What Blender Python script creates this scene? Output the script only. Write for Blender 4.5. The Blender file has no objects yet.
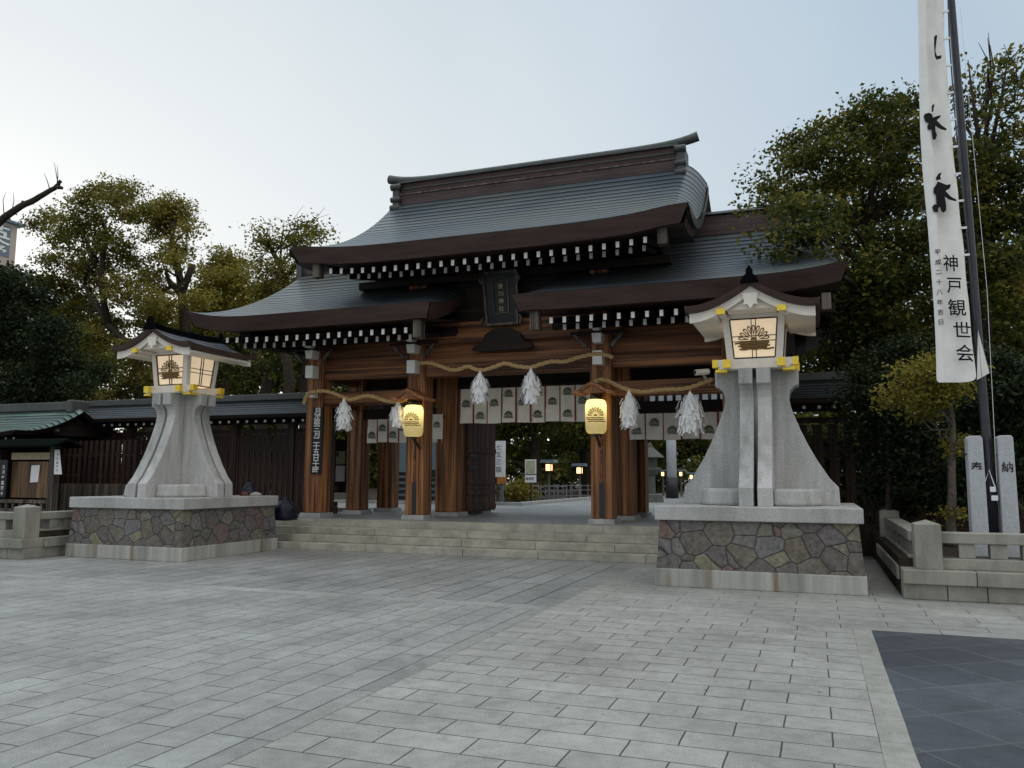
import bpy, math, random
import numpy as np
from mathutils import Vector, Matrix
R = math.radians
C = bpy.context.scene.collection
S = bpy.context.scene
rnd = random.Random(7)

# ------------------------------------------------------------------ camera
YAW, PIT, ROLL, FPX, EYE = R(20.48), R(6.59), R(.19), 812.0, 1.55
cam = bpy.data.cameras.new('camera')
cam.sensor_width = 36; cam.lens = FPX / 1024 * 36; cam.clip_end = 2000; cam.clip_start = .05
co = bpy.data.objects.new('camera', cam); C.objects.link(co)
_fw0 = Vector((-math.sin(YAW), math.cos(YAW), 0)); _r0 = Vector((math.cos(YAW), math.sin(YAW), 0)); _u0 = Vector((0, 0, 1))
FW = math.cos(PIT) * _fw0 + math.sin(PIT) * _u0
_up = math.cos(PIT) * _u0 - math.sin(PIT) * _fw0
RT = math.cos(ROLL) * _r0 + math.sin(ROLL) * _up
UP = math.cos(ROLL) * _up - math.sin(ROLL) * _r0
M = Matrix((RT, UP, -FW)).transposed().to_4x4(); M.translation = (0, 0, EYE)
co.matrix_world = M
S.camera = co

def at(px, py, Y):
    """world point seen at photo pixel px,py at real distance Y"""
    d = FW + RT * ((px - 512) / FPX) - UP * ((py - 384) / FPX)
    return Vector((0, 0, EYE)) + d * (Y / d.y)

# ------------------------------------------------------------------ light
SUN_EL, SUN_AZ = R(9.0), R(-58)          # low sun, behind the trees left of the gate (azimuth from +Y, minus = towards -X)
w = bpy.data.worlds.new('World'); S.world = w; w.use_nodes = True
nt = w.node_tree; nt.nodes.clear()
N = nt.nodes.new; L = nt.links.new
out = N('ShaderNodeOutputWorld'); bg = N('ShaderNodeBackground')
sky = N('ShaderNodeTexSky'); sky.sky_type = 'NISHITA'; sky.sun_disc = False
sky.sun_elevation = SUN_EL; sky.sun_rotation = SUN_AZ
sky.air_density = 1.0; sky.dust_density = 1.0; sky.ozone_density = 2.0
hsv = N('ShaderNodeHueSaturation'); hsv.inputs['Saturation'].default_value = .42
L(sky.outputs[0], hsv.inputs['Color'])
# thin even veil of high cloud over the clear sky
veil = N('ShaderNodeMix'); veil.data_type = 'RGBA'; veil.inputs[0].default_value = .90

L(hsv.outputs[0], veil.inputs[6])
# the veil is brighter and warmer towards the low sun, bluer to the side; its unseen rear is lifted as added fill
vdir = N('ShaderNodeTexCoord'); vdot = N('ShaderNodeVectorMath'); vdot.operation = 'DOT_PRODUCT'
vdot.inputs[1].default_value = (math.sin(SUN_AZ), math.cos(SUN_AZ), -.25); L(vdir.outputs['Generated'], vdot.inputs[0])
vr = N('ShaderNodeValToRGB'); ve_ = vr.color_ramp.elements; ve_.new(.5); ve_.new(.5)
vmap = N('ShaderNodeMapRange'); vmap.inputs[1].default_value = -1; vmap.inputs[2].default_value = 1; L(vdot.outputs['Value'], vmap.inputs[0])
for el_, (p_, c_) in zip(ve_, ((.25, (.72, .73, .725)), (.62, (.455, .57, .68)), (.81, (.64, .715, .765)), (.975, (.90, .915, .895)))): el_.position = p_; el_.color = (*c_, 1)
L(vmap.outputs[0], vr.inputs[0])
vs_ = N('ShaderNodeVectorMath'); vs_.operation = 'SCALE'; vs_.inputs['Scale'].default_value = 7.15; L(vr.outputs[0], vs_.inputs[0]); L(vs_.outputs[0], veil.inputs[7])
# one small bright cloud scrap high on the left
geo = N('ShaderNodeTexCoord')
noi = N('ShaderNodeTexNoise'); noi.inputs['Scale'].default_value = 2.3; noi.inputs['Detail'].default_value = 5
L(geo.outputs['Generated'], noi.inputs['Vector'])
ramp = N('ShaderNodeValToRGB'); ramp.color_ramp.elements[0].position = .50; ramp.color_ramp.elements[1].position = .78
L(noi.outputs[0], ramp.inputs[0])
cl = N('ShaderNodeMix'); cl.data_type = 'RGBA'; cl.inputs[7].default_value = (7.6, 7.7, 7.7, 1)
mul = N('ShaderNodeMath'); mul.operation = 'MULTIPLY'; mul.inputs[1].default_value = .10
L(ramp.outputs[0], mul.inputs[0]); L(mul.outputs[0], cl.inputs[0])
L(veil.outputs[2], cl.inputs[6])
# added fill: unseen sky overhead brightened to light the ground
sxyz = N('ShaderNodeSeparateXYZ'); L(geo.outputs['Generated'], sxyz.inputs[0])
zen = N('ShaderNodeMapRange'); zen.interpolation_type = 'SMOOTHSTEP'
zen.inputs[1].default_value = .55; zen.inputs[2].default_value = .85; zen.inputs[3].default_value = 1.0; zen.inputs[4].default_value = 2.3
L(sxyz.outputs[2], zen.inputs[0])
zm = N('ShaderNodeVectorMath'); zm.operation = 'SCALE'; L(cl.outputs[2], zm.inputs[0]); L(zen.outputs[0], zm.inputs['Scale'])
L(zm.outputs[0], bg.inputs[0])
bg.inputs[1].default_value = .1
L(bg.outputs[0], out.inputs[0])

sun = bpy.data.lights.new('sun', 'SUN'); sun.energy = .5; sun.angle = R(14); sun.color = (1, .86, .70)
so = bpy.data.objects.new('sun', sun); C.objects.link(so)
sd = Vector((math.sin(SUN_AZ) * math.cos(SUN_EL), math.cos(SUN_AZ) * math.cos(SUN_EL), math.sin(SUN_EL)))
so.rotation_euler = sd.to_track_quat('Z', 'Y').to_euler(); so.location = (0, 0, 40)
S.view_settings.view_transform = 'Standard'; S.view_settings.look = 'None'
S.view_settings.exposure = 0.60; S.view_settings.gamma = 1

# ------------------------------------------------------------------ materials
def mat(name):
    m = bpy.data.materials.new(name); m.use_nodes = True
    return m, m.node_tree, m.node_tree.nodes['Principled BSDF']
def setp(b, rough=.6, spec=.4, metal=0):
    b.inputs['Roughness'].default_value = rough; b.inputs['Specular IOR Level'].default_value = spec
    b.inputs['Metallic'].default_value = metal
def nd(t, k, **kw):
    n = t.nodes.new(k)
    for a, v in kw.items():
        if a in n.inputs: n.inputs[a].default_value = v
        else: setattr(n, a, v)
    return n
def ramp_(t, src, stops):
    r_ = t.nodes.new('ShaderNodeValToRGB'); e = r_.color_ramp.elements
    while len(e) < len(stops): e.new(.5)
    for el, (p, c) in zip(e, stops): el.position = p; el.color = (*c, 1)
    t.links.new(src, r_.inputs[0]); return r_.outputs[0]
def coord(t, scale=(1, 1, 1), kind='Object', rot=(0, 0, 0)):
    tc = t.nodes.new('ShaderNodeTexCoord'); mp = t.nodes.new('ShaderNodeMapping')
    mp.inputs['Scale'].default_value = scale; mp.inputs['Rotation'].default_value = rot
    t.links.new(tc.outputs[kind], mp.inputs[0]); return mp.outputs[0]
def bump(t, b, h, strength=.3, dist=.01):
    bn = nd(t, 'ShaderNodeBump'); bn.inputs['Strength'].default_value = strength; bn.inputs['Distance'].default_value = dist
    t.links.new(h, bn.inputs['Height']); t.links.new(bn.outputs[0], b.inputs['Normal'])
def mixc(t, f, a, b, mode='MIX'):
    m = t.nodes.new('ShaderNodeMix'); m.data_type = 'RGBA'; m.blend_type = mode
    for s, v in ((m.inputs[0], f), (m.inputs[6], a), (m.inputs[7], b)):
        if isinstance(v, (int, float)): s.default_value = v
        elif isinstance(v, tuple): s.default_value = (*v, 1)
        else: t.links.new(v, s)
    return m.outputs[2]

def plain(name, c, rough=.6, spec=.4, metal=0, var=.18, scale=6.0):
    m, t, b = mat(name); setp(b, rough, spec, metal)
    n = nd(t, 'ShaderNodeTexNoise', Scale=scale, Detail=5.0, Roughness=.6); t.links.new(coord(t), n.inputs['Vector'])
    lo = tuple(x * (1 - var) for x in c); hi = tuple(min(1, x * (1 + var)) for x in c)
    t.links.new(ramp_(t, n.outputs[0], [(.3, lo), (.7, hi)]), b.inputs['Base Color'])
    bump(t, b, n.outputs[0], .12, .01)
    return m

def wood(name, c1, c2, c3, axis='Z', rough=.55, fine=26.0, plank=0.0):
    """grain stretched along an axis; plank>0 adds board joints of that spacing in Z"""
    m, t, b = mat(name); setp(b, rough, .35)
    k = {'X': (.5, fine, fine), 'Y': (fine, .5, fine), 'Z': (fine, fine, .5)}[axis]
    v = coord(t, tuple(x * .33 for x in k))
    n = nd(t, 'ShaderNodeTexNoise', Scale=1.0, Detail=6.0, Roughness=.65, Distortion=.6); t.links.new(v, n.inputs['Vector'])
    k2 = {'X': (.35, 6, 6), 'Y': (6, .35, 6), 'Z': (7, 7, .45)}[axis]
    n2 = nd(t, 'ShaderNodeTexNoise', Scale=1.0, Detail=3.0); t.links.new(coord(t, k2), n2.inputs['Vector'])
    oi = t.nodes.new('ShaderNodeObjectInfo')
    col = ramp_(t, n.outputs[0], [(.34, c3), (.47, c1), (.66, c2)])
    tone = ramp_(t, n2.outputs[0], [(.32, (.25, .22, .22)), (.5, (.9, .88, .86)), (.68, (1.35, 1.28, 1.2))])
    col = mixc(t, .9, col, tone, 'MULTIPLY')
    # dark vertical checks
    n3 = nd(t, 'ShaderNodeTexNoise', Scale=1.0, Detail=2.0); t.links.new(coord(t, tuple(x * 1.1 if x > 1 else x * .7 for x in k)), n3.inputs['Vector'])
    chk = ramp_(t, n3.outputs[0], [(.36, (.08, .07, .07)), (.42, (1, 1, 1))])
    col = mixc(t, .8, col, chk, 'MULTIPLY')
    if plank:
        sx = t.nodes.new('ShaderNodeSeparateXYZ'); t.links.new(coord(t), sx.inputs[0])
        a = nd(t, 'ShaderNodeMath', operation='MULTIPLY'); a.inputs[1].default_value = 1 / plank; t.links.new(sx.outputs[2], a.inputs[0])
        fr = nd(t, 'ShaderNodeMath', operation='FRACT'); t.links.new(a.outputs[0], fr.inputs[0])
        jl = ramp_(t, fr.outputs[0], [(0, (.1, .1, .1)), (.05, (1, 1, 1))])
        col = mixc(t, 1.0, col, jl, 'MULTIPLY')
    t.links.new(col, b.inputs['Base Color'])
    bump(t, b, n.outputs[0], .3, .012)
    return m

def granite(name, c, speck=.25, stain=.25, rough=.7, stretch=.6, rust=False):
    m, t, b = mat(name); setp(b, rough, .3)
    v = coord(t)
    n = nd(t, 'ShaderNodeTexNoise', Scale=130.0, Detail=2.0); t.links.new(v, n.inputs['Vector'])
    n2 = nd(t, 'ShaderNodeTexNoise', Scale=1.6, Detail=6.0, Roughness=.62); t.links.new(coord(t, (1.6, 1.6, stretch)), n2.inputs['Vector'])
    lo = tuple(x * (1 - speck) for x in c); hi = tuple(x * (1 + speck) for x in c)
    col = ramp_(t, n.outputs[0], [(.35, lo), (.65, hi)])
    st = ramp_(t, n2.outputs[0], [(.32, (1 - stain, 1 - stain * .95, 1 - stain)), (.62, (1.06, 1.06, 1.06))])
    col = mixc(t, 1.0, col, st, 'MULTIPLY')
    if rust:
        n5 = nd(t, 'ShaderNodeTexNoise', Scale=1.0, Detail=4.0); t.links.new(coord(t, (3.2, 3.2, .25)), n5.inputs['Vector'])
        col = mixc(t, ramp_(t, n5.outputs[0], [(.52, (0, 0, 0)), (.62, (.85, .85, .85))]), col, (.17, .125, .075))
    t.links.new(col, b.inputs['Base Color'])
    bump(t, b, n.outputs[0], .15, .004)
    return m

def paving(name, bw, bh, c1, c2, joint, mortar=.0115, offx=0., offy=0., rot=0., rough=.5, offset=.5, dirt=.35, squash=1.0):
    m, t, b = mat(name); setp(b, rough, .45)
    tc = t.nodes.new('ShaderNodeTexCoord'); mp = t.nodes.new('ShaderNodeMapping'); mp.vector_type = 'TEXTURE'
    mp.inputs['Location'].default_value = (offx, offy, 0); mp.inputs['Rotation'].default_value = (0, 0, rot)
    t.links.new(tc.outputs['Object'], mp.inputs[0])
    # slight wobble so that joints are not ruler straight
    wn = nd(t, 'ShaderNodeTexNoise', Scale=2.2, Detail=3.0); t.links.new(mp.outputs[0], wn.inputs['Vector'])
    ws = nd(t, 'ShaderNodeVectorMath', operation='SUBTRACT'); ws.inputs[1].default_value = (.5, .5, .5); t.links.new(wn.outputs[1], ws.inputs[0])
    wm = nd(t, 'ShaderNodeVectorMath', operation='SCALE'); wm.inputs['Scale'].default_value = .022; t.links.new(ws.outputs[0], wm.inputs[0])
    wa = nd(t, 'ShaderNodeVectorMath', operation='ADD'); t.links.new(mp.outputs[0], wa.inputs[0]); t.links.new(wm.outputs[0], wa.inputs[1])
    br = nd(t, 'ShaderNodeTexBrick'); br.offset = offset; br.squash = squash
    br.inputs['Scale'].default_value = 1; br.inputs['Brick Width'].default_value = bw; br.inputs['Row Height'].default_value = bh
    br.inputs['Mortar Size'].default_value = mortar * .5; br.inputs['Mortar Smooth'].default_value = .25; br.inputs['Bias'].default_value = 0
    br.inputs['Color1'].default_value = (*c1, 1); br.inputs['Color2'].default_value = (*c2, 1); br.inputs['Mortar'].default_value = (*joint, 1)
    t.links.new(wa.outputs[0], br.inputs['Vector'])
    n = nd(t, 'ShaderNodeTexNoise', Scale=110.0, Detail=2.0); t.links.new(mp.outputs[0], n.inputs['Vector'])
    sp = ramp_(t, n.outputs[0], [(.3, (.68, .68, .68)), (.7, (1.26, 1.26, 1.26))])
    n2 = nd(t, 'ShaderNodeTexNoise', Scale=.55, Detail=7.0, Roughness=.65); t.links.new(mp.outputs[0], n2.inputs['Vector'])
    di = ramp_(t, n2.outputs[0], [(.3, (1 - dirt, 1 - dirt, 1 - dirt * 1.05)), (.65, (1.05, 1.05, 1.04))])
    n4 = nd(t, 'ShaderNodeTexNoise', Scale=7.0, Detail=4.0, Roughness=.7); t.links.new(mp.outputs[0], n4.inputs['Vector'])
    d4 = ramp_(t, n4.outputs[0], [(.28, (.78, .78, .76)), (.6, (1.05, 1.05, 1.05))])
    col = mixc(t, .8, br.outputs[0], sp, 'MULTIPLY'); col = mixc(t, 1., col, di, 'MULTIPLY'); col = mixc(t, 1., col, d4, 'MULTIPLY')
    # rain marks and gum: blotches with edges of their own
    n6 = nd(t, 'ShaderNodeTexNoise', Scale=1.7, Detail=8.0, Roughness=.72, Distortion=.8); t.links.new(mp.outputs[0], n6.inputs['Vector'])
    col = mixc(t, 1., col, ramp_(t, n6.outputs[0], [(.33, (.80, .79, .77)), (.45, (1, 1, 1)), (.66, (1.06, 1.06, 1.05))]), 'MULTIPLY')
    n7 = nd(t, 'ShaderNodeTexNoise', Scale=9.0, Detail=1.0); t.links.new(mp.outputs[0], n7.inputs['Vector'])
    col = mixc(t, 1., col, ramp_(t, n7.outputs[0], [(.205, (.4, .4, .4)), (.225, (1, 1, 1))]), 'MULTIPLY')
    t.links.new(col, b.inputs['Base Color'])
    rr = nd(t, 'ShaderNodeMapRange'); rr.inputs[3].default_value = rough - .14; rr.inputs[4].default_value = rough + .14
    t.links.new(n2.outputs[0], rr.inputs[0]); t.links.new(rr.outputs[0], b.inputs['Roughness'])
    iv = nd(t, 'ShaderNodeMath', operation='SUBTRACT'); iv.inputs[0].default_value = 1; t.links.new(br.outputs[1], iv.inputs[1])
    ad = nd(t, 'ShaderNodeMath', operation='MULTIPLY_ADD'); ad.inputs[1].default_value = .12; t.links.new(n4.outputs[0], ad.inputs[0]); t.links.new(iv.outputs[0], ad.inputs[2])
    bump(t, b, ad.outputs[0], .5, .006)
    return m

def copper_roof(name, dark, light, rough=.42, row=.25, patina=None):
    """copper shingles in courses: uses the UV of the roof grid (metres along, metres down the slope)"""
    m, t, b = mat(name); setp(b, rough, .35, .0)
    tc = t.nodes.new('ShaderNodeTexCoord')
    br = nd(t, 'ShaderNodeTexBrick'); br.offset = .5
    br.inputs['Scale'].default_value = 1; br.inputs['Brick Width'].default_value = 1.1; br.inputs['Row Height'].default_value = row
    br.inputs['Mortar Size'].default_value = .008; br.inputs['Mortar Smooth'].default_value = .4
    br.inputs['Color1'].default_value = (*dark, 1); br.inputs['Color2'].default_value = (*light, 1)
    br.inputs['Mortar'].default_value = (*[x * .8 for x in dark], 1)
    t.links.new(tc.outputs['UV'], br.inputs['Vector'])
    n2 = nd(t, 'ShaderNodeTexNoise', Scale=.8, Detail=6.0, Roughness=.7); t.links.new(coord(t, (.9, 2.2, 1)), n2.inputs['Vector'])
    tone = ramp_(t, n2.outputs[0], [(.3, (.72, .72, .72)), (.7, (1.2, 1.2, 1.2))])
    col = mixc(t, 1., br.outputs[0], tone, 'MULTIPLY')
    if patina:
        n3 = nd(t, 'ShaderNodeTexNoise', Scale=.5, Detail=5.0); t.links.new(coord(t, (.5, 1, 1)), n3.inputs['Vector'])
        col = mixc(t, ramp_(t, n3.outputs[0], [(.42, (0, 0, 0)), (.62, (1, 1, 1))]), col, mixc(t, .75, br.outputs[0], patina))
    t.links.new(col, b.inputs['Base Color'])
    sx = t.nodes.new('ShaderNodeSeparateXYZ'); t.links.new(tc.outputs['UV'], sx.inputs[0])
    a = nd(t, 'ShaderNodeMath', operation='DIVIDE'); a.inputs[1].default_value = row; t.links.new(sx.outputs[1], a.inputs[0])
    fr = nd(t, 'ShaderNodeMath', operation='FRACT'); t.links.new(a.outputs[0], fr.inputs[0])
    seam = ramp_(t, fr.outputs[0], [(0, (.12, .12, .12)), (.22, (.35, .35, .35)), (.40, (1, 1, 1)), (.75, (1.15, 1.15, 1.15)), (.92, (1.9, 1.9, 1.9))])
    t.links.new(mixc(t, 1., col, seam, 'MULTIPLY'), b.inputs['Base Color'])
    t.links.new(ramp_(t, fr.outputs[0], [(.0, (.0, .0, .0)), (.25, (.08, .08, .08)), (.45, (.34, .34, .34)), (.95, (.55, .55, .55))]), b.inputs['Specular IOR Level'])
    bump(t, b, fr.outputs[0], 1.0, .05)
    return m

def layered(name, c, step=.045, rough=.55):
    """edge of a thick copper roof: thin horizontal layers (object Z)"""
    m, t, b = mat(name); setp(b, rough, .35)
    v = coord(t)
    sx = t.nodes.new('ShaderNodeSeparateXYZ'); t.links.new(v, sx.inputs[0])
    a = nd(t, 'ShaderNodeMath', operation='DIVIDE'); a.inputs[1].default_value = step; t.links.new(sx.outputs[2], a.inputs[0])
    fr = nd(t, 'ShaderNodeMath', operation='FRACT'); t.links.new(a.outputs[0], fr.inputs[0])
    n = nd(t, 'ShaderNodeTexNoise', Scale=1.0, Detail=5.0); t.links.new(coord(t, (1.2, 1.2, 9)), n.inputs['Vector'])
    col = ramp_(t, n.outputs[0], [(.3, tuple(x * .7 for x in c)), (.7, tuple(x * 1.3 for x in c))])
    col = mixc(t, 1., col, ramp_(t, fr.outputs[0], [(0, (.35, .35, .35)), (.22, (1, 1, 1))]), 'MULTIPLY')
    t.links.new(col, b.inputs['Base Color']); bump(t, b, fr.outputs[0], .5, .015)
    return m

def rubble(name):
    m, t, b = mat(name); setp(b, .75, .3)
    v = coord(t, (3.2, 3.2, 3.7))
    wn = nd(t, 'ShaderNodeTexNoise', Scale=2.0, Detail=3.0); t.links.new(v, wn.inputs['Vector'])
    va = nd(t, 'ShaderNodeVectorMath', operation='MULTIPLY_ADD'); va.inputs[1].default_value = (.10, .10, .10)
    t.links.new(wn.outputs[1], va.inputs[0]); t.links.new(v, va.inputs[2])
    vo = nd(t, 'ShaderNodeTexVoronoi', Scale=1.0, Randomness=1.0); t.links.new(va.outputs[0], vo.inputs['Vector'])
    ve = nd(t, 'ShaderNodeTexVoronoi', Scale=1.0, Randomness=1.0); ve.feature = 'DISTANCE_TO_EDGE'; t.links.new(va.outputs[0], ve.inputs['Vector'])
    s = t.nodes.new('ShaderNodeSeparateColor'); t.links.new(vo.outputs['Color'], s.inputs[0])
    col = ramp_(t, s.outputs[0], [(0, (.12, .122, .105)), (.2, (.155, .142, .145)), (.35, (.13, .115, .108)), (.5, (.185, .172, .13)), (.65, (.165, .16, .165)), (.78, (.175, .115, .108)), (.9, (.14, .135, .105)), (1, (.225, .21, .15))])
    n = nd(t, 'ShaderNodeTexNoise', Scale=14.0, Detail=6.0, Roughness=.7); t.links.new(coord(t), n.inputs['Vector'])
    col = mixc(t, 1., col, ramp_(t, n.outputs[0], [(.3, (.5, .5, .5)), (.7, (1.35, 1.33, 1.3))]), 'MULTIPLY')
    e = ramp_(t, ve.outputs['Distance'], [(.006, (0, 0, 0)), (.020, (1, 1, 1))])
    col = mixc(t, e, (.035, .035, .033), col)
    t.links.new(col, b.inputs['Base Color'])
    e2 = ramp_(t, ve.outputs['Distance'], [(.0, (0, 0, 0)), (.05, (1, 1, 1))])
    h = mixc(t, .5, e2, n.outputs[0])
    bump(t, b, h, .9, .035)
    return m

def leafmat(name, c1, c2, c3, trans=.38):
    m, t, b = mat(name); setp(b, .6, .14)
    g = t.nodes.new('ShaderNodeNewGeometry')
    n = nd(t, 'ShaderNodeTexNoise', Scale=.7, Detail=3.0); t.links.new(coord(t), n.inputs['Vector'])
    a = nd(t, 'ShaderNodeMath', operation='MULTIPLY_ADD'); a.inputs[1].default_value = .5
    t.links.new(g.outputs['Random Per Island'], a.inputs[0])
    a2 = nd(t, 'ShaderNodeMath', operation='MULTIPLY_ADD'); a2.inputs[1].default_value = 1.3; a2.inputs[2].default_value = -.42
    t.links.new(n.outputs[0], a2.inputs[0]); t.links.new(a2.outputs[0], a.inputs[2])
    col = ramp_(t, a.outputs[0], [(.15, c1), (.5, c2), (.85, c3)])
    t.links.new(col, b.inputs['Base Color'])
    tr = t.nodes.new('ShaderNodeBsdfTranslucent'); t.links.new(col, tr.inputs[0])
    mx = t.nodes.new('ShaderNodeMixShader'); mx.inputs[0].default_value = trans
    t.links.new(b.outputs[0], mx.inputs[1]); t.links.new(tr.outputs[0], mx.inputs[2])
    t.links.new(mx.outputs[0], t.nodes['Material Output'].inputs[0])
    return m

def glow(name, c, strength, rough=.6):
    m, t, b = mat(name); setp(b, rough, .2)
    n = nd(t, 'ShaderNodeTexNoise', Scale=5.0, Detail=3.0); t.links.new(coord(t), n.inputs['Vector'])
    col = ramp_(t, n.outputs[0], [(.3, tuple(x * .92 for x in c)), (.7, c)])
    t.links.new(col, b.inputs['Base Color']); t.links.new(col, b.inputs['Emission Color'])
    b.inputs['Emission Strength'].default_value = strength
    return m

def paper_shade(name, c, trans=.75):
    m, t, b = mat(name); setp(b, .7, .2)
    n = nd(t, 'ShaderNodeTexNoise', Scale=30.0, Detail=3.0); t.links.new(coord(t), n.inputs['Vector'])
    col = ramp_(t, n.outputs[0], [(.3, tuple(x * .93 for x in c)), (.7, c)])
    t.links.new(col, b.inputs['Base Color'])
    tr = t.nodes.new('ShaderNodeBsdfTranslucent'); t.links.new(col, tr.inputs[0])
    mx = t.nodes.new('ShaderNodeMixShader'); mx.inputs[0].default_value = trans
    t.links.new(b.outputs[0], mx.inputs[1]); t.links.new(tr.outputs[0], mx.inputs[2])
    t.links.new(mx.outputs[0], t.nodes['Material Output'].inputs[0])
    return m

MT = {}
MT['pillar'] = wood('cedar_pillar', (.235, .098, .035), (.46, .215, .086), (.060, .025, .012), 'Z')
MT['beam'] = wood('cedar_beam', (.20, .082, .031), (.32, .140, .055), (.07, .028, .013), 'X')
MT['board'] = wood('cedar_board', (.165, .064, .024), (.27, .112, .044), (.055, .022, .011), 'X', plank=.24)
MT['beamY'] = wood('cedar_beam_deep', (.18, .066, .026), (.28, .11, .045), (.08, .03, .014), 'Y')
MT['dark'] = wood('shade_dark_timber', (.017, .010, .008), (.028, .017, .013), (.008, .006, .005), 'X', rough=.7)  # base darkened so the timber colour carries the under-eave shade
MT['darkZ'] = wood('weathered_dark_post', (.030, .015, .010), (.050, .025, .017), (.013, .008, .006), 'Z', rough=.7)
MT['hood'] = wood('hood_timber', (.30, .125, .05), (.42, .19, .08), (.12, .05, .022), 'Y', rough=.6)
MT['door'] = wood('door_timber', (.075, .035, .022), (.12, .055, .034), (.035, .018, .012), 'Z', rough=.65)
MT['white'] = plain('white_lime_paint', (.78, .77, .73), .7, var=.08)
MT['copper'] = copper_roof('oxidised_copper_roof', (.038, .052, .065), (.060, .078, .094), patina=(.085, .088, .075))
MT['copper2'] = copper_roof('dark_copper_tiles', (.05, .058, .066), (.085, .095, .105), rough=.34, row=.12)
MT['copper3'] = copper_roof('dull_fence_copper', (.026, .031, .034), (.042, .049, .052), rough=.55, row=.14)
MT['copperG'] = copper_roof('verdigris_copper_roof', (.070, .108, .095), (.115, .16, .14), rough=.5, row=.2)
MT['fascia'] = layered('copper_roof_edge', (.062, .036, .030))
MT['ridgebox'] = layered('ridge_layers', (.07, .048, .044), .09)
MT['ridgecap'] = plain('weathered_ridge_copper', (.055, .060, .056), .45, var=.25, scale=3)
MT['iron'] = plain('black_iron', (.016, .016, .018), .5, .5)
MT['granite'] = granite('pale_granite', (.405, .40, .39), .26, .34)
MT['graniteF'] = granite('fin_granite', (.44, .435, .425), .26, .5, stretch=.22)
MT['plinth'] = granite('stained_plinth', (.42, .41, .38), .12, .5, stretch=.12, rust=True)
MT['step'] = granite('step_granite', (.40, .375, .315), .2, .38, stretch=2.)
MT['fence_stone'] = granite('old_granite', (.29, .28, .24), .22, .42)
MT['tablet'] = granite('tablet_granite', (.46, .47, .49), .22, .1)
MT['rubble'] = rubble('rubble_masonry')
MT['gold'] = plain('gilt_fitting', (.86, .62, .06), .32, .5, .35, .12, 20)
MT['hinoki'] = plain('pale_painted_timber', (.78, .72, .64), .6, var=.1)
MT['rope'] = plain('straw_rope_fibre', (.50, .34, .16), .85, .2, var=.35, scale=60)
MT['paper'] = plain('white_paper', (.82, .82, .83), .8, .2, var=.05)
MT['shide'] = plain('bright_white_paper', (.93, .93, .93), .85, .1, var=.03)
MT['cloth'] = plain('cream_curtain_cloth', (.88, .84, .76), .9, .1, var=.06)
MT['red'] = plain('crimson_trim', (.26, .06, .05), .85, .1)
MT['ink'] = plain('black_ink', (.008, .008, .010), .7, .2)
MT['green_ink'] = plain('dark_green_dye', (.035, .062, .03), .85, .1)
MT['brown_ink'] = plain('brown_crest_paint', (.20, .125, .05), .7, .2)
MT['signblack'] = plain('black_signboard', (.008, .009, .012), .45, .4)
MT['banner'] = plain('white_banner_cloth', (.80, .79, .76), .9, .1, var=.05)
MT['steel'] = plain('dark_flagpole_metal', (.045, .048, .055), .3, .5, .6)
MT['soil'] = plain('planting_soil', (.040, .032, .024), .95, .1, var=.4, scale=9)
MT['gravel'] = plain('precinct_gravel', (.26, .26, .255), .95, .1, var=.3, scale=30)
MT['asphalt'] = plain('grey_forecourt', (.20, .20, .195), .9, .2, var=.15, scale=4)
MT['bark'] = plain('camphor_bark', (.045, .036, .028), .95, .1, var=.5, scale=14)
MT['barkL'] = plain('pale_bark', (.115, .10, .085), .95, .1, var=.4, scale=14)
MT['leaf_camphor'] = leafmat('camphor_leaf', (.055, .066, .013), (.170, .160, .030), (.33, .27, .07))
MT['leaf_yellow'] = leafmat('yellow_green_leaf', (.11, .11, .017), (.235, .21, .036), (.38, .30, .075))
MT['leaf_dark'] = leafmat('dark_leaf', (.012, .024, .012), (.026, .042, .018), (.055, .068, .028), .2)
MT['leaf_mid'] = leafmat('mid_green_leaf', (.026, .044, .011), (.072, .090, .019), (.25, .20, .040))
MT['glowpanel'] = glow('lit_lamp_paper', (.70, .55, .37), .46)
MT['glowsmall'] = glow('lit_lantern_box', (1.0, .55, .24), 2.0)
MT['streetlight'] = glow('lit_street_lamp', (1.0, .95, .85), 5.0)
MT['lantern'] = paper_shade('lantern_paper', (.93, .86, .62))
MT['concrete'] = plain('painted_concrete', (.50, .48, .47), .8, var=.08)
MT['greywood2'] = plain('grey_painted_rail', (.22, .23, .24), .7)
MT['darkstone'] = plain('dark_lantern_stone', (.10, .105, .095), .9)  # even dark tone over the whole stone
MT['beige'] = plain('beige_render', (.42, .36, .31), .8, var=.08)
MT['bluegrey'] = plain('blue_grey_panel', (.13, .18, .22), .6, var=.12)
MT['navy'] = plain('navy_nylon', (.005, .006, .020), .55, .4)
MT['greywood'] = wood('grey_weathered_wood', (.10, .085, .07), (.16, .135, .11), (.05, .042, .036), 'Z')
MT['noticewood'] = wood('honey_notice_board', (.13, .078, .038), (.24, .15, .07), (.045, .028, .018), 'Z')
MT['tan'] = plain('tan_paint', (.40, .34, .20), .7)
MT['orange'] = plain('orange_sign_paint', (.45, .18, .04), .6)
MT['torii'] = granite('torii_granite', (.42, .44, .48), .12, .12)
MT['paper_c'] = plain('yellowed_poster', (.45, .46, .30), .8)

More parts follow.
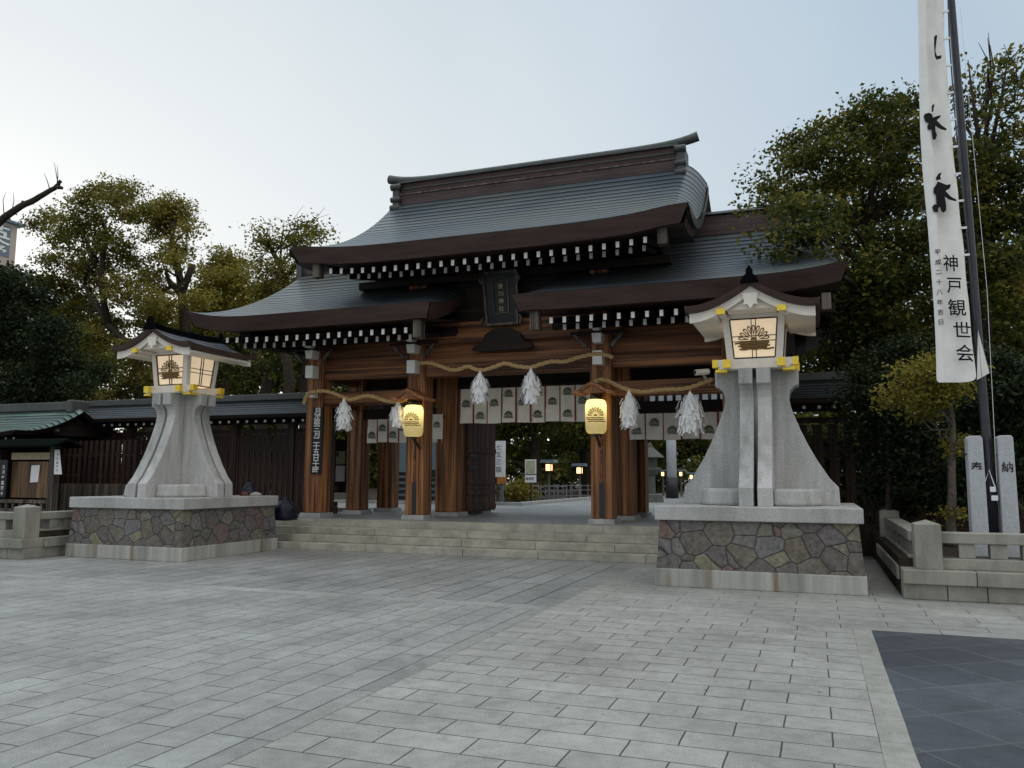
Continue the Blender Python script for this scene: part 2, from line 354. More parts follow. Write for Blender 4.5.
# ------------------------------------------------------------------ mesh helpers
class MB:
    def __init__(s): s.v = []; s.f = []; s.uv = {}; s.smooth = False
    def quad(s, a, b, c, d): n = len(s.v); s.v += [tuple(a), tuple(b), tuple(c), tuple(d)]; s.f.append((n, n+1, n+2, n+3)); return s
    def box(s, x0, x1, y0, y1, z0, z1, top=0., topy=None):
        """axis box; top shrinks the upper face by that much on each side"""
        n = len(s.v); ty = top if topy is None else topy
        s.v += [(x0, y0, z0), (x1, y0, z0), (x1, y1, z0), (x0, y1, z0), (x0+top, y0+ty, z1), (x1-top, y0+ty, z1), (x1-top, y1-ty, z1), (x0+top, y1-ty, z1)]
        s.f += [tuple(n+i for i in q) for q in ((0,3,2,1), (4,5,6,7), (0,1,5,4), (1,2,6,5), (2,3,7,6), (3,0,4,7))]
        return s
    def bar(s, a, b, w, h=None, up=(0, 0, 1)):
        """rectangular bar from a to b"""
        a = Vector(a); b = Vector(b); h = w if h is None else h
        d = (b - a).normalized(); u = Vector(up)
        if abs(d.dot(u)) > .98: u = Vector((0, 1, 0))
        r = d.cross(u).normalized(); u = r.cross(d)
        n = len(s.v)
        for p in (a, b):
            for sx, sy in ((-1,-1), (1,-1), (1,1), (-1,1)): s.v.append(tuple(p + r * sx * w / 2 + u * sy * h / 2))
        s.f += [tuple(n+i for i in q) for q in ((0,3,2,1), (4,5,6,7), (0,1,5,4), (1,2,6,5), (2,3,7,6), (3,0,4,7))]
        return s
    def tube(s, pts, rad, seg=8, caps=True):
        pts = [Vector(p) for p in pts]
        if not hasattr(rad, '__len__'): rad = [rad] * len(pts)
        n0 = len(s.v); ref = Vector((.3, .9, .2))
        for i, p in enumerate(pts):
            d = (pts[min(i+1, len(pts)-1)] - pts[max(i-1, 0)]).normalized()
            r = d.cross(ref)
            if r.length < .1: r = d.cross(Vector((1, 0, 0)))
            r.normalize(); u = d.cross(r)
            for k in range(seg):
                a = 2 * math.pi * k / seg; s.v.append(tuple(p + (r * math.cos(a) + u * math.sin(a)) * rad[i]))
        for i in range(len(pts) - 1):
            for k in range(seg):
                k2 = (k + 1) % seg; s.f.append((n0+i*seg+k, n0+i*seg+k2, n0+(i+1)*seg+k2, n0+(i+1)*seg+k))
        if caps:
            s.f.append(tuple(n0+k for k in reversed(range(seg)))); e = n0 + (len(pts)-1)*seg; s.f.append(tuple(e+k for k in range(seg)))
        return s
    def lathe(s, c, prof, seg=20):
        """prof = [(r, z)] about vertical axis through c"""
        n0 = len(s.v)
        for r_, z in prof:
            for k in range(seg):
                a = 2 * math.pi * k / seg; s.v.append((c[0]+r_*math.cos(a), c[1]+r_*math.sin(a), c[2]+z))
        for i in range(len(prof)-1):
            for k in range(seg):
                k2 = (k+1) % seg; s.f.append((n0+i*seg+k, n0+i*seg+k2, n0+(i+1)*seg+k2, n0+(i+1)*seg+k))
        s.f.append(tuple(n0+k for k in reversed(range(seg)))); e = n0+(len(prof)-1)*seg; s.f.append(tuple(e+k for k in range(seg)))
        return s
    def prism(s, poly, fn0, fn1):
        """polygon (2D) extruded between two maps fn(x,y)->world"""
        n = len(s.v); k = len(poly)
        s.v += [tuple(fn0(*p)) for p in poly] + [tuple(fn1(*p)) for p in poly]
        s.f.append(tuple(range(n, n+k))); s.f.append(tuple(reversed(range(n+k, n+2*k))))
        for i in range(k):
            j = (i+1) % k; s.f.append((n+i, n+k+i, n+k+j, n+j))
        return s
    def grid(s, P, uvs=None):
        """P[i][j] grid of points"""
        n = len(s.v); a = len(P); b = len(P[0])
        for i in range(a):
            for j in range(b):
                s.v.append(tuple(P[i][j]))
                if uvs: s.uv[n+i*b+j] = uvs[i][j]
        for i in range(a-1):
            for j in range(b-1): s.f.append((n+i*b+j, n+i*b+j+1, n+(i+1)*b+j+1, n+(i+1)*b+j))
        return s
    def build(s, name, m, parent=None, origin=None, bevel=0., smooth=None):
        me = bpy.data.meshes.new(name)
        if origin is None:
            o_ = Vector((0, 0, 0)); p = parent
            while p is not None: o_ = o_ + p.location; p = p.parent
        else: o_ = Vector(origin)
        me.from_pydata([tuple(Vector(v) - o_) for v in s.v], [], s.f)
        if s.uv:
            ul = me.uv_layers.new(name='UVMap')
            for lp in me.loops: ul.data[lp.index].uv = s.uv.get(lp.vertex_index, (0, 0))
        if isinstance(m, str): m = MT[m]
        me.materials.append(m)
        if (s.smooth if smooth is None else smooth):
            me.polygons.foreach_set('use_smooth', [True] * len(me.polygons))
        o = bpy.data.objects.new(name, me); C.objects.link(o)
        if parent is not None: o.parent = parent
        else: o.location = o_
        if bevel:
            b = o.modifiers.new('bevel', 'BEVEL'); b.width = bevel; b.segments = 2; b.limit_method = 'ANGLE'; b.angle_limit = R(40)
        me.update(); return o

def tag(o, label=None, cat=None, group=None, kind=None):
    if label: o['label'] = label
    if cat: o['category'] = cat
    if group: o['group'] = group
    if kind: o['kind'] = kind
    return o
def empty(name, loc, label=None, cat=None, group=None):
    o = bpy.data.objects.new(name, None); C.objects.link(o); o.location = loc; o.empty_display_size = .2
    return tag(o, label, cat, group)
def copy_tree(o, parent=None):
    c = o.copy(); C.objects.link(c); c.parent = parent
    for ch in o.children: copy_tree(ch, c)
    return c
def box(name, m, parent, x0, x1, y0, y1, z0, z1, bevel=.0, top=0.):
    return MB().box(x0, x1, y0, y1, z0, z1, top).build(name, m, parent, bevel=bevel)

_glyph = {}
def glyph(ch):
    """outline of one character from Blender's own font, centred, height about 1"""
    if ch not in _glyph:
        c = bpy.data.curves.new('glyph', 'FONT'); c.body = ch; c.size = 1; c.resolution_u = 3; c.offset = .012
        o = bpy.data.objects.new('glyph', c); C.objects.link(o)
        dg = bpy.context.evaluated_depsgraph_get(); me = bpy.data.meshes.new_from_object(o.evaluated_get(dg))
        vs = [(v.co.x, v.co.y) for v in me.vertices]; fs = [tuple(p.vertices) for p in me.polygons]
        if vs:
            cx = (min(v[0] for v in vs) + max(v[0] for v in vs)) / 2; cy = (min(v[1] for v in vs) + max(v[1] for v in vs)) / 2
            vs = [(x - cx, y - cy) for x, y in vs]
        bpy.data.objects.remove(o); bpy.data.curves.remove(c); bpy.data.meshes.remove(me)
        _glyph[ch] = (vs, fs)
    return _glyph[ch]
def put_char(mb, ch, fn, size, sx=1.0):
    vs, fs = glyph(ch); n = len(mb.v)
    mb.v += [tuple(fn(x * size * sx, y * size)) for x, y in vs]; mb.f += [tuple(n + i for i in f) for f in fs]
def vertical_text(mb, text, top, right, up, size, pitch, sx=1.0):
    top = Vector(top); right = Vector(right); up = Vector(up)
    for i, ch in enumerate(text):
        c = top - up * (pitch * (i + .5))
        put_char(mb, ch, lambda x, y: c + right * x + up * y, size, sx)

def crest(mb, c, right, up, nrm, s, water=True, th=.004, outline=0.):
    """half chrysanthemum floating on water: petals, then wavy water bands"""
    c = Vector(c); right = Vector(right); up = Vector(up); nrm = Vector(nrm)
    f0 = lambda x, y: c + right * x * s + up * y * s
    f1 = lambda x, y: c + right * x * s + up * y * s + nrm * th
    k = 9
    for i in range(k):
        a = math.pi * (i + .5) / k; hw = math.pi / k * .40
        poly = [(.13 * math.cos(a), .13 * math.sin(a))]
        for t_ in (-1, -.9, -.5, 0, .5, .9, 1):
            r_ = .36 if abs(t_) == 1 else .36 + .10 * math.sqrt(max(0, 1 - t_ * t_))
            poly.append((r_ * math.cos(a + hw * t_), r_ * math.sin(a + hw * t_)))
        if outline:
            gx = sum(p[0] for p in poly) / len(poly); gy = sum(p[1] for p in poly) / len(poly); n_ = len(poly)
            inn = [(gx + (x - gx) * outline, gy + (y - gy) * outline) for x, y in poly]
            for q in range(n_): q2 = (q + 1) % n_; mb.prism([poly[q], poly[q2], inn[q2], inn[q]], f0, f1)
        else: mb.prism(poly, f0, f1)
    mb.prism([(.1 * math.cos(math.pi * q / 6), .1 * math.sin(math.pi * q / 6)) for q in range(7)], f0, f1)
    if water:
        for j, (hw, xo) in enumerate(((.50, -.06), (.46, .0), (.50, .07))):
            y0 = -.06 - .09 * j; pts = []
            for q in range(13): x = -hw + 2 * hw * q / 12 + xo; pts.append((x, y0 + .012 * math.sin(q * 1.6 + j)))
            pts += [(x, y - .05) for x, y in reversed(pts)]
            mb.prism(pts, f0, f1)

# ================================================================== GROUND
def sheet(name, m, x0, x1, y0, y1, z, origin=(0, 0, 0)):
    o = MB().quad((x0, y0, z), (x1, y0, z), (x1, y1, z), (x0, y1, z)).build(name, m, origin=origin)
    return tag(o, kind='structure')
sheet('ground', 'asphalt', -400, 400, -150, 700, -.012)
PV = dict(c1=(.325, .322, .302), c2=(.375, .37, .345), joint=(.05, .05, .048))
MT['pv_center'] = paving('paving_rows', .565, .295, offx=.03, offy=4.39, **PV)
MT['pv_left'] = paving('paving_columns', .60, .287, offx=-3.23, offy=.3, rot=R(90), c1=(.30, .304, .294), c2=(.342, .345, .333), joint=(.04, .04, .04))
MT['pv_back'] = paving('paving_broad_rows', .95, .31, offx=-.3, offy=9.35, c1=(.325, .322, .302), c2=(.36, .356, .333), joint=(.06, .06, .058), mortar=.011)
MT['pv_backleft'] = paving('paving_broad_columns', 1.25, .40, offx=-3.05, offy=9.7, rot=R(90), c1=(.28, .284, .28), c2=(.35, .352, .345), joint=(.04, .04, .04), mortar=.022, rough=.42)
MT['pv_band'] = paving('paving_band', 1.15, .31, offx=-3.05, offy=9.37, c1=(.31, .31, .30), c2=(.365, .362, .345), joint=(.08, .08, .08))
MT['pv_border'] = paving('paving_border', .60, .18, offx=.29, offy=.1, rot=R(90), c1=(.32, .315, .288), c2=(.37, .362, .33), joint=(.13, .125, .115), mortar=.006)
MT['pv_groove'] = paving('paving_groove_band', 1.2, .17, offx=-3.06, offy=.0, rot=R(90), c1=(.27, .272, .265), c2=(.32, .32, .30), joint=(.06, .06, .06))
MT['slate'] = paving('slate_diagonal', .60, .60, offx=.47, offy=7.55, rot=R(35), c1=(.050, .057, .070), c2=(.082, .091, .108), joint=(.125, .128, .128), mortar=.016, offset=0, rough=.5, dirt=.4)
sheet('paving', 'pv_center', -3.06, .29, -6, 9.37, .0)
sheet('paving', 'pv_groove', -3.235, -3.062, -6, 9.37, .0)
sheet('paving', 'pv_left', -40, -3.237, -6, 9.37, .0)
sheet('paving', 'pv_border', .292, .47, -6, 9.37, .0)
sheet('paving', 'slate', .472, 40, -6, 9.37, -.002)
sheet('paving', 'pv_band', -40, -3.06, 9.372, 9.70, .0)
sheet('paving', 'pv_backleft', -40, -3.06, 9.702, 16, .0)
sheet('paving', 'pv_back', -3.058, 40, 9.372, 17.5, .0)
XC = -6.45
# raised ground inside the precinct and the planting beds either side
def slab(name, m, x0, x1, y0, y1, z0, z1):
    return tag(MB().box(x0, x1, y0, y1, z0, z1).build(name, m, origin=((x0+x1)/2, (y0+y1)/2, z0)), kind='structure')
slab('precinct_ground', 'gravel', -150, 150, 22.5, 260, -.6, .585)
slab('planting_bed', 'soil', 1.0, 60, 12.25, 18.2, -.3, .50)
slab('planting_bed', 'soil', -70, -14.0, 11.6, 18.2, -.3, .50)
slab('planting_bed', 'soil', -.3, 150, 18.3, 22.49, -.3, .58)
slab('planting_bed', 'soil', -150, -12.5, 18.3, 22.49, -.3, .58)
MT['pv_plat'] = paving('platform_paving', .9, .45, c1=(.26, .27, .275), c2=(.32, .33, .335), joint=(.10, .10, .10), mortar=.008)
slab('gate_platform', 'pv_plat', -12.45, -.35, 15.962, 22.48, -.3, .60)
sheet('path', 'pv_plat', -9.5, -3.3, 22.6, 60, .592)

st = empty('stone_steps', (XC, 15.06, 0), 'four broad worn granite steps leading up to the timber gate', 'steps')
for k in range(4):
    g = MB()
    y0 = 15.06 + .30 * k; z1 = .15 * (k + 1); x = -12.4; 
    while x < -.4:
        wd = rnd.uniform(1.5, 2.6); x1 = min(x + wd, -.4)
        g.box(x + .004, x1 - .004, y0, y0 + (.30 if k < 3 else .302) - .001, z1 - .15 + .0005, z1 - (.002 if k < 3 else -.003)); x = x1
    g.build('step', 'step', st, bevel=.008)

# ================================================================== GATE
ZP = .60
gate = empty('shrine_gate', (XC, 18.75, ZP), 'large reddish timber shrine gate with stepped curved copper roofs above the stone steps', 'shrine gate')
PX = [XC - 4.95, XC - 2.2, XC + 2.2, XC + 4.95]; PY = [17.0, 18.75, 20.5]
def pillar(x, y, w, ztop):
    p = MB().box(x - w/2, x + w/2, y - w/2, y + w/2, ZP + .10, ztop).build('pillar', 'pillar', gate, bevel=.02)
    MB().box(x - w/2 - .07, x + w/2 + .07, y - w/2 - .07, y + w/2 + .07, ZP - .02, ZP + .10, .02).build('foundation_stone', 'granite', p, bevel=.01)
    return p
for i, x in enumerate(PX):
    inner = i in (1, 2)
    for j, y in enumerate(PY):
        p = pillar(x + (.07 if (j == 1 and i == 0) else 0), y, (.46, .58 if inner else .44, .46)[j], (6.2 if inner else 4.75) + (.6 if j == 1 else 0))
        if j == 0 and inner:   # dark iron fitting strip and cable duct on the inner front pillars
            MB().box(x - .05, x + .06, y - .2345, y - .2305, ZP + .12, 1.45).build('iron_strip', 'iron', p)
            MB().box(x - .01, x + .03, y - .255, y - .2305, 1.46, 4.0).build('cable_duct', 'beamY', p)

def beam(name, m, x0, x1, y0, y1, z0, z1, bevel=.012): return box(name, m, gate, x0, x1, y0, y1, z0, z1, bevel)
# centre bay front: deep tie beam, planked wall above it
beam('tie_beam', 'beam', PX[1] + .231, PX[2] - .231, 16.83, 17.17, 3.87, 4.34)
beam('plank_wall', 'board', PX[1] + .231, PX[2] - .231, 16.90, 17.10, 4.343, 4.84, 0)
beam('tie_beam', 'beam', PX[1] - .5, PX[2] + .5, 16.72, 16.768, 4.60, 4.84)
beam('tie_beam', 'beam', PX[1] + .231, PX[2] - .231, 16.80, 17.20, 4.843, 5.10)
beam('plank_wall', 'dark', XC - 2.6, XC + 2.6, 16.93, 17.07, 5.103, 6.5, 0)  # dark timber in place of board: deep eave shade put into the colour
beam('eave_purlin', 'dark', XC - 3.75, XC + 3.75, 16.70, 16.92, 6.04, 6.22)
# side bays front
for s, (xa, xb) in ((-1, (PX[0], PX[1])), (1, (PX[2], PX[3]))):
    beam('tie_beam', 'beam', xa + .231, xb - .231, 16.85, 17.15, 3.90, 4.17)
    beam('plank_wall', 'board', xa + .231, xb - .231, 16.92, 17.08, 4.173, 4.76, 0)
    beam('tie_beam', 'beam', xa + .231, xb - .231, 16.83, 17.17, 3.29, 3.60)
    xo = XC + s * 6.9; xi = XC + s * 1.15
    beam('eave_purlin', 'dark', min(xo, xi), max(xo, xi), 16.66, 16.88, 4.765, 4.95)
    # beams along the side of the gate, and the side wall
    xs = PX[0] if s < 0 else PX[3]
    for z0, z1 in ((3.3, 3.58), (3.92, 4.16)): beam('side_beam', 'beamY', xs - .13, xs + .13, 17.232, 20.27, z0, z1)
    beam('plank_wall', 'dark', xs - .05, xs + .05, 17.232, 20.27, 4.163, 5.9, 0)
    # lintel on the middle row
    beam('lintel', 'dark', xa + .291, xb - .291, 18.62, 18.88, 3.05, 3.32)
    beam('lattice_rail', 'dark', xa + .291, xb - .291, 18.68, 18.82, 3.55, 3.72)
    x = xa + .4
    while x < xb - .35: MB().box(x, x + .07, 18.72, 18.78, 3.325, 3.545).build('transom_bar', 'greywood', gate); x += .20
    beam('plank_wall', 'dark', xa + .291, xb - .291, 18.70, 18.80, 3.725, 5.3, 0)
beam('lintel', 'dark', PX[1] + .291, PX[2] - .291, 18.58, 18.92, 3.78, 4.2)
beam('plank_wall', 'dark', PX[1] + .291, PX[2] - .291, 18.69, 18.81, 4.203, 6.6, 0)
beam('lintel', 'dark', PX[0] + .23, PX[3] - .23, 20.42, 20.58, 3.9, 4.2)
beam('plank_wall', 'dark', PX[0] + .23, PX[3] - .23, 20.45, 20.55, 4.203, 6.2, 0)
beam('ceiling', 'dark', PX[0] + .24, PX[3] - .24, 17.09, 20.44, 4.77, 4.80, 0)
# fixed panel walls of the left side bay (the photo shows it partly closed)

# white painted beam ends and bracket arms over each front pillar
for i, x in enumerate(PX):
    box('beam_end', 'white', gate, x - .105, x + .105, 16.50, 16.765, 3.93, 4.23, .006)
    box('bracket_end', 'white', gate, x - .09, x + .09, 16.48, 16.762, 4.40, 4.60, .01, top=-.02)
    box('bracket_arm', 'white', gate, x - .075, x + .075, 16.40, 16.655, 4.66, 4.76, .006)
    b = box('bracket_arm', 'dark', gate, x - .6, x + .6, 16.56, 16.655, 4.605, 4.655, .006)
    for s in (-1, 1):
        g = MB(); pr = [(.0, .0), (.30, .30), (.36, .30), (.10, -.02)]
        g.prism(pr, lambda a, c: (x + s * (.22 + a), 16.60, 4.33 + c), lambda a, c: (x + s * (.22 + a), 16.66, 4.33 + c))
        g.build('bracket_carving', 'greywood', gate)
x = PX[0]; box('beam_end', 'white', gate, x - .10, x + .10, 16.55, 16.765, 3.46, 3.58, .006)
x = PX[3]; box('beam_end', 'white', gate, x - .10, x + .10, 16.55, 16.765, 3.46, 3.58, .006)
# carved frog-leg strut under the plaque
g = MB()
outl = [(-.75, 0), (-.68, .10), (-.5, .16), (-.42, .34), (-.2, .46), (.2, .46), (.42, .34), (.5, .16), (.68, .10), (.75, 0), (.5, -.04), (-.5, -.04)]
g.prism(outl, lambda a, c: (XC + a, 16.62, 4.40 + c), lambda a, c: (XC + a, 16.715, 4.40 + c)); g.build('carved_strut', 'dark', gate, bevel=.01)

# ---- roofs
def roof(parent, xa, xb, yr, zr, depth, ze, sag=.42, lift=(.2, .2), thick=.36, roll=(.3, .3), rolld=.25, nx=60, nv=20, copper='copper', fascia='fascia', soffit_in=2.0, soffit_rise=.45, inset=.10, pull=.25):
    """two curved slopes with thick layered edges; roof ridge along X"""
    Lx = xb - xa; mid = (xa + xb) / 2; h = Lx / 2
    def top(u, v, s):
        # u -1..1 along, v 0..1 down the slope; verge drawn in towards the ridge by pull
        ll = lift[0] if u < 0 else lift[1]
        x = mid + u * (h - pull * (1 - v))
        z = zr - (zr - ze) * (v * (1 + sag * (1 - v))) + ll * abs(u) ** 5 * v ** 2
        rr = roll[0] if u < 0 else roll[1]
        e = h * (1 - abs(u))
        if rr and e < rr: z -= rolld * ((rr - e) / rr) ** 2 * (1 - .85 * v ** 3)
        return Vector((x, yr - s * depth * v, z))
    us = [-1 + 2 * i / nx for i in range(nx + 1)]
    us = sorted(set(us + [-.995, -.985, -.97, -.955, .955, .97, .985, .995])); vs = [j / nv for j in range(nv + 1)]
    g = MB(); g.smooth = True
    slope_len = math.hypot(depth, zr - ze)
    for s in (1, -1):
        P = [[top(u, v, s) for v in vs] for u in us]
        if s < 0: P = P[::-1]
        uu = us if s > 0 else us[::-1]
        g.grid(P, [[(u * h + 50, v * slope_len + 20) for v in vs] for u in uu])
    cov = g.build('roof_covering', copper, parent)
    f = MB()
    for s in (1, -1):
        A = [top(u, 1, s) for u in us]; 
        Bm = [Vector((mid + (p.x - mid) * (1 - .04 * abs(u) ** 8), p.y + s * inset, p.z - thick)) for p, u in zip(A, us)]
        A2 = [p + Vector((0, -s * .02, -.012)) for p in A]
        f.grid([A2, Bm] if s > 0 else [Bm, A2])
        # underside from the fascia back to the wall
        D = [Vector((p.x, p.y + s * soffit_in, p.z + soffit_rise - (p.z - (ze - thick)) * .9)) for p in Bm]
        f.grid([Bm, D] if s > 0 else [D, Bm])
    for e in (-1, 1):
        for s in (1, -1):
            A = [top(e, v, s) + Vector((e * .004, 0, -.01)) for v in vs]
            Bm = [Vector((a.x - e * .10 * h / max(h, 1), a.y + (s * inset * v), a.z - thick * (.8 + .2 * v))) for a, v in zip(A, vs)]
            f.grid([A, Bm] if s * e < 0 else [Bm, A])
            # inner face of the verge
            D = [Vector((a.x - e * .55, a.y, a.z + .02)) for a in Bm]
            f.grid([Bm, D] if s * e < 0 else [D, Bm])
    fa = f.build('roof_edge', fascia, parent)
    return top, cov, fa

# wings first, then the main roof above them
for s in (-1, 1):
    xa, xb = (XC - 7.20, XC - .90) if s < 0 else (XC + .90, XC + 7.10)
    lf = (.26, .03) if s < 0 else (.03, .17)
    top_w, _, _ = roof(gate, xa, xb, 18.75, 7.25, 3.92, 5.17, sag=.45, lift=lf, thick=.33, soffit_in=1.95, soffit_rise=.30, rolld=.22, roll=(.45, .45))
    rx0, rx1 = (XC - 6.7, XC - 3.2) if s < 0 else (XC + 3.2, XC + 6.7)
    rb = MB().box(rx0, rx1, 18.53, 18.97, 7.05, 7.55).build('ridge_box', 'ridgebox', gate, bevel=.01)
    MB().box(rx0 - .1, rx1 + .1, 18.45, 19.05, 7.553, 7.63, .0, .06).build('ridge_cap', 'ridgecap', rb, bevel=.015)
    xe = XC + s * 6.72
    MB().box(xe - .09, xe + .09, 18.42, 19.08, 6.95, 7.62).build('ridge_end', 'ridgecap', rb, bevel=.03)
    # gable end wall, bargeboard and post
    xg = XC + s * 6.3
    pts = [(18.75 - 3.6, 5.0), (18.75, 6.95), (18.75 + 3.6, 5.0)]
    MB().prism(pts, lambda a, c: (xg - .04, a, c), lambda a, c: (xg + .04, a, c)).build('gable_wall', 'dark', gate)
    MB().box(min(xg - s * .3, xg), max(xg - s * .3, xg), 15.6, 21.9, 4.72, 4.98).build('gable_beam', 'dark', gate)
    box('barge_end', 'greywood', gate, XC + s * 6.72 - .08, XC + s * 6.72 + .08, 15.02, 15.20, 4.50, 4.80, .01)
    box('barge_end', 'greywood', gate, XC + s * 1.30 - .09, XC + s * 1.30 + .09, 15.02, 15.24, 4.47, 4.86, .01)
    # dark sheet added under the right wing to stand for the deep shade
    xw = XC + s * 6.05
    if s > 0: MB().box(xw - .06, xw + .06, 16.9, 20.6, 4.0 , 5.25).build('shade_sheet', 'dark', gate)

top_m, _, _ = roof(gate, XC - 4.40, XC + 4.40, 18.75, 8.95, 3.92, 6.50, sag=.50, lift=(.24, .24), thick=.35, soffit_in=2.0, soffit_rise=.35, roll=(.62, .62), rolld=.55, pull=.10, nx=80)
rb = MB().box(XC - 3.66, XC + 3.66, 18.50, 19.00, 8.72, 9.00).build('ridge_box', 'ridgebox', gate, bevel=.01)
MB().box(XC - 3.66, XC + 3.66, 18.53, 18.97, 9.003, 9.30).build('ridge_course', 'fascia', rb)
MB().box(XC - 3.68, XC + 3.68, 18.46, 19.04, 9.303, 9.36).build('ridge_course', 'ridgecap', rb, bevel=.01)
MB().box(XC - 3.66, XC + 3.66, 18.475, 19.025, 8.985, 9.02).build('ridge_course', 'greywood', rb)
MB().box(XC - 3.66, XC + 3.66, 18.505, 18.995, 9.15, 9.18).build('ridge_course', 'ridgecap', rb)
g = MB(); g.smooth = True                       # rounded copper ridge roll, ends swept up
px_ = [-4.12 + 8.24 * i / 40 for i in range(41)]
g.tube([(XC + a, 18.75, 9.43 + .15 * (abs(a) / 4.12) ** 8) for a in px_], [.10 + .02 * (abs(a) / 4.12) ** 8 for a in px_], 12)
g.build('ridge_roll', 'ridgecap', rb)
for s in (-1, 1):
    xe = XC + s * 3.74
    o = MB().box(xe - .10, xe + .10, 18.40, 19.10, 8.60, 9.30).build('ridge_end', 'ridgecap', rb, bevel=.04)
    for zz, rr in ((8.62, .10), (8.86, .075), (9.2, .09)):
        g = MB(); g.smooth = True; g.tube([(xe - .13, 18.42, zz), (xe + .13, 18.42, zz)], rr, 12); g.build('scroll', 'ridgecap', o)
    xg = XC + s * 3.5
    pts = [(18.75 - 3.3, 6.35), (18.75, 8.65), (18.75 + 3.3, 6.35)]
    MB().prism(pts, lambda a, c: (xg - .04, a, c), lambda a, c: (xg + .04, a, c)).build('gable_wall', 'dark', gate)
    MB().box(XC + s * 2.5 - .07, XC + s * 2.5 + .07, 17.0, 20.5, 5.11, 6.75).build('upper_wall', 'board', gate)
    box('barge_end', 'greywood', gate, XC + s * 3.86 - .09, XC + s * 3.86 + .09, 15.06, 15.26, 5.98, 6.30, .01)
    # pale bargeboard on the verge
    A = [top_m(s, j / 16, 1) for j in range(17)]
    g = MB(); g.grid([[a + Vector((s * .03, 0, -.02)) for a in A], [a + Vector((s * .03, .03, -.20)) for a in A]] )
    g.grid([[a + Vector((-s * .03, 0, -.02)) for a in A], [a + Vector((-s * .03, .03, -.20)) for a in A]] )
    g.build('bargeboard', 'ridgecap', gate)

# rafters: two rows, white end caps
n_main = 27
xs = [XC - 3.52 + 7.04 * i / (n_main - 1) for i in range(n_main)]
up_m = lambda x: 6.03 + .08 * (abs(x - XC) / 3.5) ** 4
_m = MT['white']
MT['white2'] = plain('shaded_white_paint', (.55, .55, .53), .75, var=.12)  # greyer copy of the white cap paint, deeper eave shade put into its colour
def rafters(nm, xx, y0, zf, ln, mc):
    # meshes must be local to the gate: build at the gate's own origin, then move
    g = MB().bar((0, 0, 0), (0, ln, .20 * ln), .066, .115)
    gm = g.build(nm, 'dark', gate, origin=(0, 0, 0)); gm.location = Vector((xx[0], y0, zf(xx[0]))) - gate.location
    c = MB().box(-.034, .034, -.014, -.001, -.060, .058); cm = c.build('rafter_cap', mc, gm, origin=(0, 0, 0))
    for x in xx[1:]:
        o = gm.copy(); C.objects.link(o); o.parent = gate; o.location = Vector((x, y0, zf(x))) - gate.location
        k = cm.copy(); C.objects.link(k); k.parent = o
rafters('flying_rafter', xs, 15.15, up_m, 1.7, 'white')
rafters('base_rafter', [x - .115 for x in xs[1:]], 15.62, lambda x: up_m(x) - .015, 1.2, 'white2')
for s in (-1, 1):
    xw = [XC + s * (1.62 + .2735 * i) for i in range(18)]
    fz = lambda x: 4.66 + .06 * (max(0, abs(x - XC) - 3.5) / 3) ** 3
    rafters('flying_rafter', xw, 15.15, fz, 1.6, 'white')
    rafters('base_rafter', [x + .137 for x in xw], 15.62, lambda x: fz(x) - .06, 1.1, 'white2')

# opened door leaf beside the centre passage, with iron hinges
for s in (-1,):
    xd = XC + s * 1.90
    d = MB().box(xd - .035, xd + .035, 19.05, 20.98, ZP + .08, 3.6).build('door_leaf', 'door', gate, bevel=.006)
    for z in (.72, 1.1, 1.38, 2.2, 3.0, 3.45): MB().box(xd + .036, xd + .06, 19.06, 20.97, z, z + .13).build('door_rail', 'door', d)
    for z in (1.75, 2.05): MB().box(xd + .062, xd + .10, 19.0, 19.5, z, z + .09).build('hinge', 'iron', d, bevel=.01)
xd = XC + 1.90
d = MB().box(xd - .035, xd + .035, 19.05, 20.98, ZP + .08, 3.6).build('door_leaf', 'door', gate, bevel=.006)
xd = PX[1] - .35
d = MB().box(xd - .035, xd + .035, 19.05, 20.2, ZP + .08, 2.95).build('door_leaf', 'door', gate, bevel=.006)
for z in (.72, 1.1, 1.38, 2.0, 2.6): MB().box(xd + .036, xd + .06, 19.06, 20.19, z, z + .12).build('door_rail', 'door', d)
MB().box(PX[1]-.9, PX[1]-.5, 18.96, 19.0, 1.55, 1.75).build('iron_fitting', 'iron', gate, bevel=.01)

# ---- things hung on the gate
pl = empty('name_plaque', (XC, 16.62, 5.5), 'tall dark framed name plaque hanging under the main eave of the gate', 'plaque')
tilt = lambda x, z: Vector((XC + x, 16.66 - (z - 4.93) * .16, z))
g = MB(); g.prism([(-.36, 4.93), (.36, 4.93), (.40, 6.12), (-.40, 6.12)], lambda a, c: tilt(a, c), lambda a, c: tilt(a, c) + Vector((0, .05, 0))); g.build('panel', 'signblack', pl)
for (x0, z0, x1, z1, wd) in ((-.36, 4.96, -.40, 6.10, .05), (.36, 4.96, .40, 6.10, .05), (-.38, 4.96, .38, 4.96, .05), (-.42, 6.1, .42, 6.1, .05), (-.17, 5.2, -.17, 5.9, .02), (.17, 5.2, .17, 5.9, .02), (-.17, 5.2, .17, 5.2, .02), (-.17, 5.9, .17, 5.9, .02)):
    MB().bar(tilt(x0, z0) + Vector((0, -.02, 0)), tilt(x1, z1) + Vector((0, -.02, 0)), wd, .05 if wd > .03 else .015, up=(0, 1, 0)).build('frame_bar', 'greywood', pl)
for s in (-1, 1):
    for z in (5.05, 5.95): MB().tube([tilt(s * .42, z - .1) + Vector((0, -.04, 0)), tilt(s * .47, z) + Vector((0, -.05, 0)), tilt(s * .42, z + .1) + Vector((0, -.04, 0))], [.02, .045, .02], 8).build('corner_carving', 'greywood', pl)
g = MB(); u_ = Vector((0, -.16, 1)).normalized()
vertical_text(g, '湊川神社', tilt(0, 5.87) + Vector((0, -.02, 0)), (1, 0, 0), u_, .13, .165)
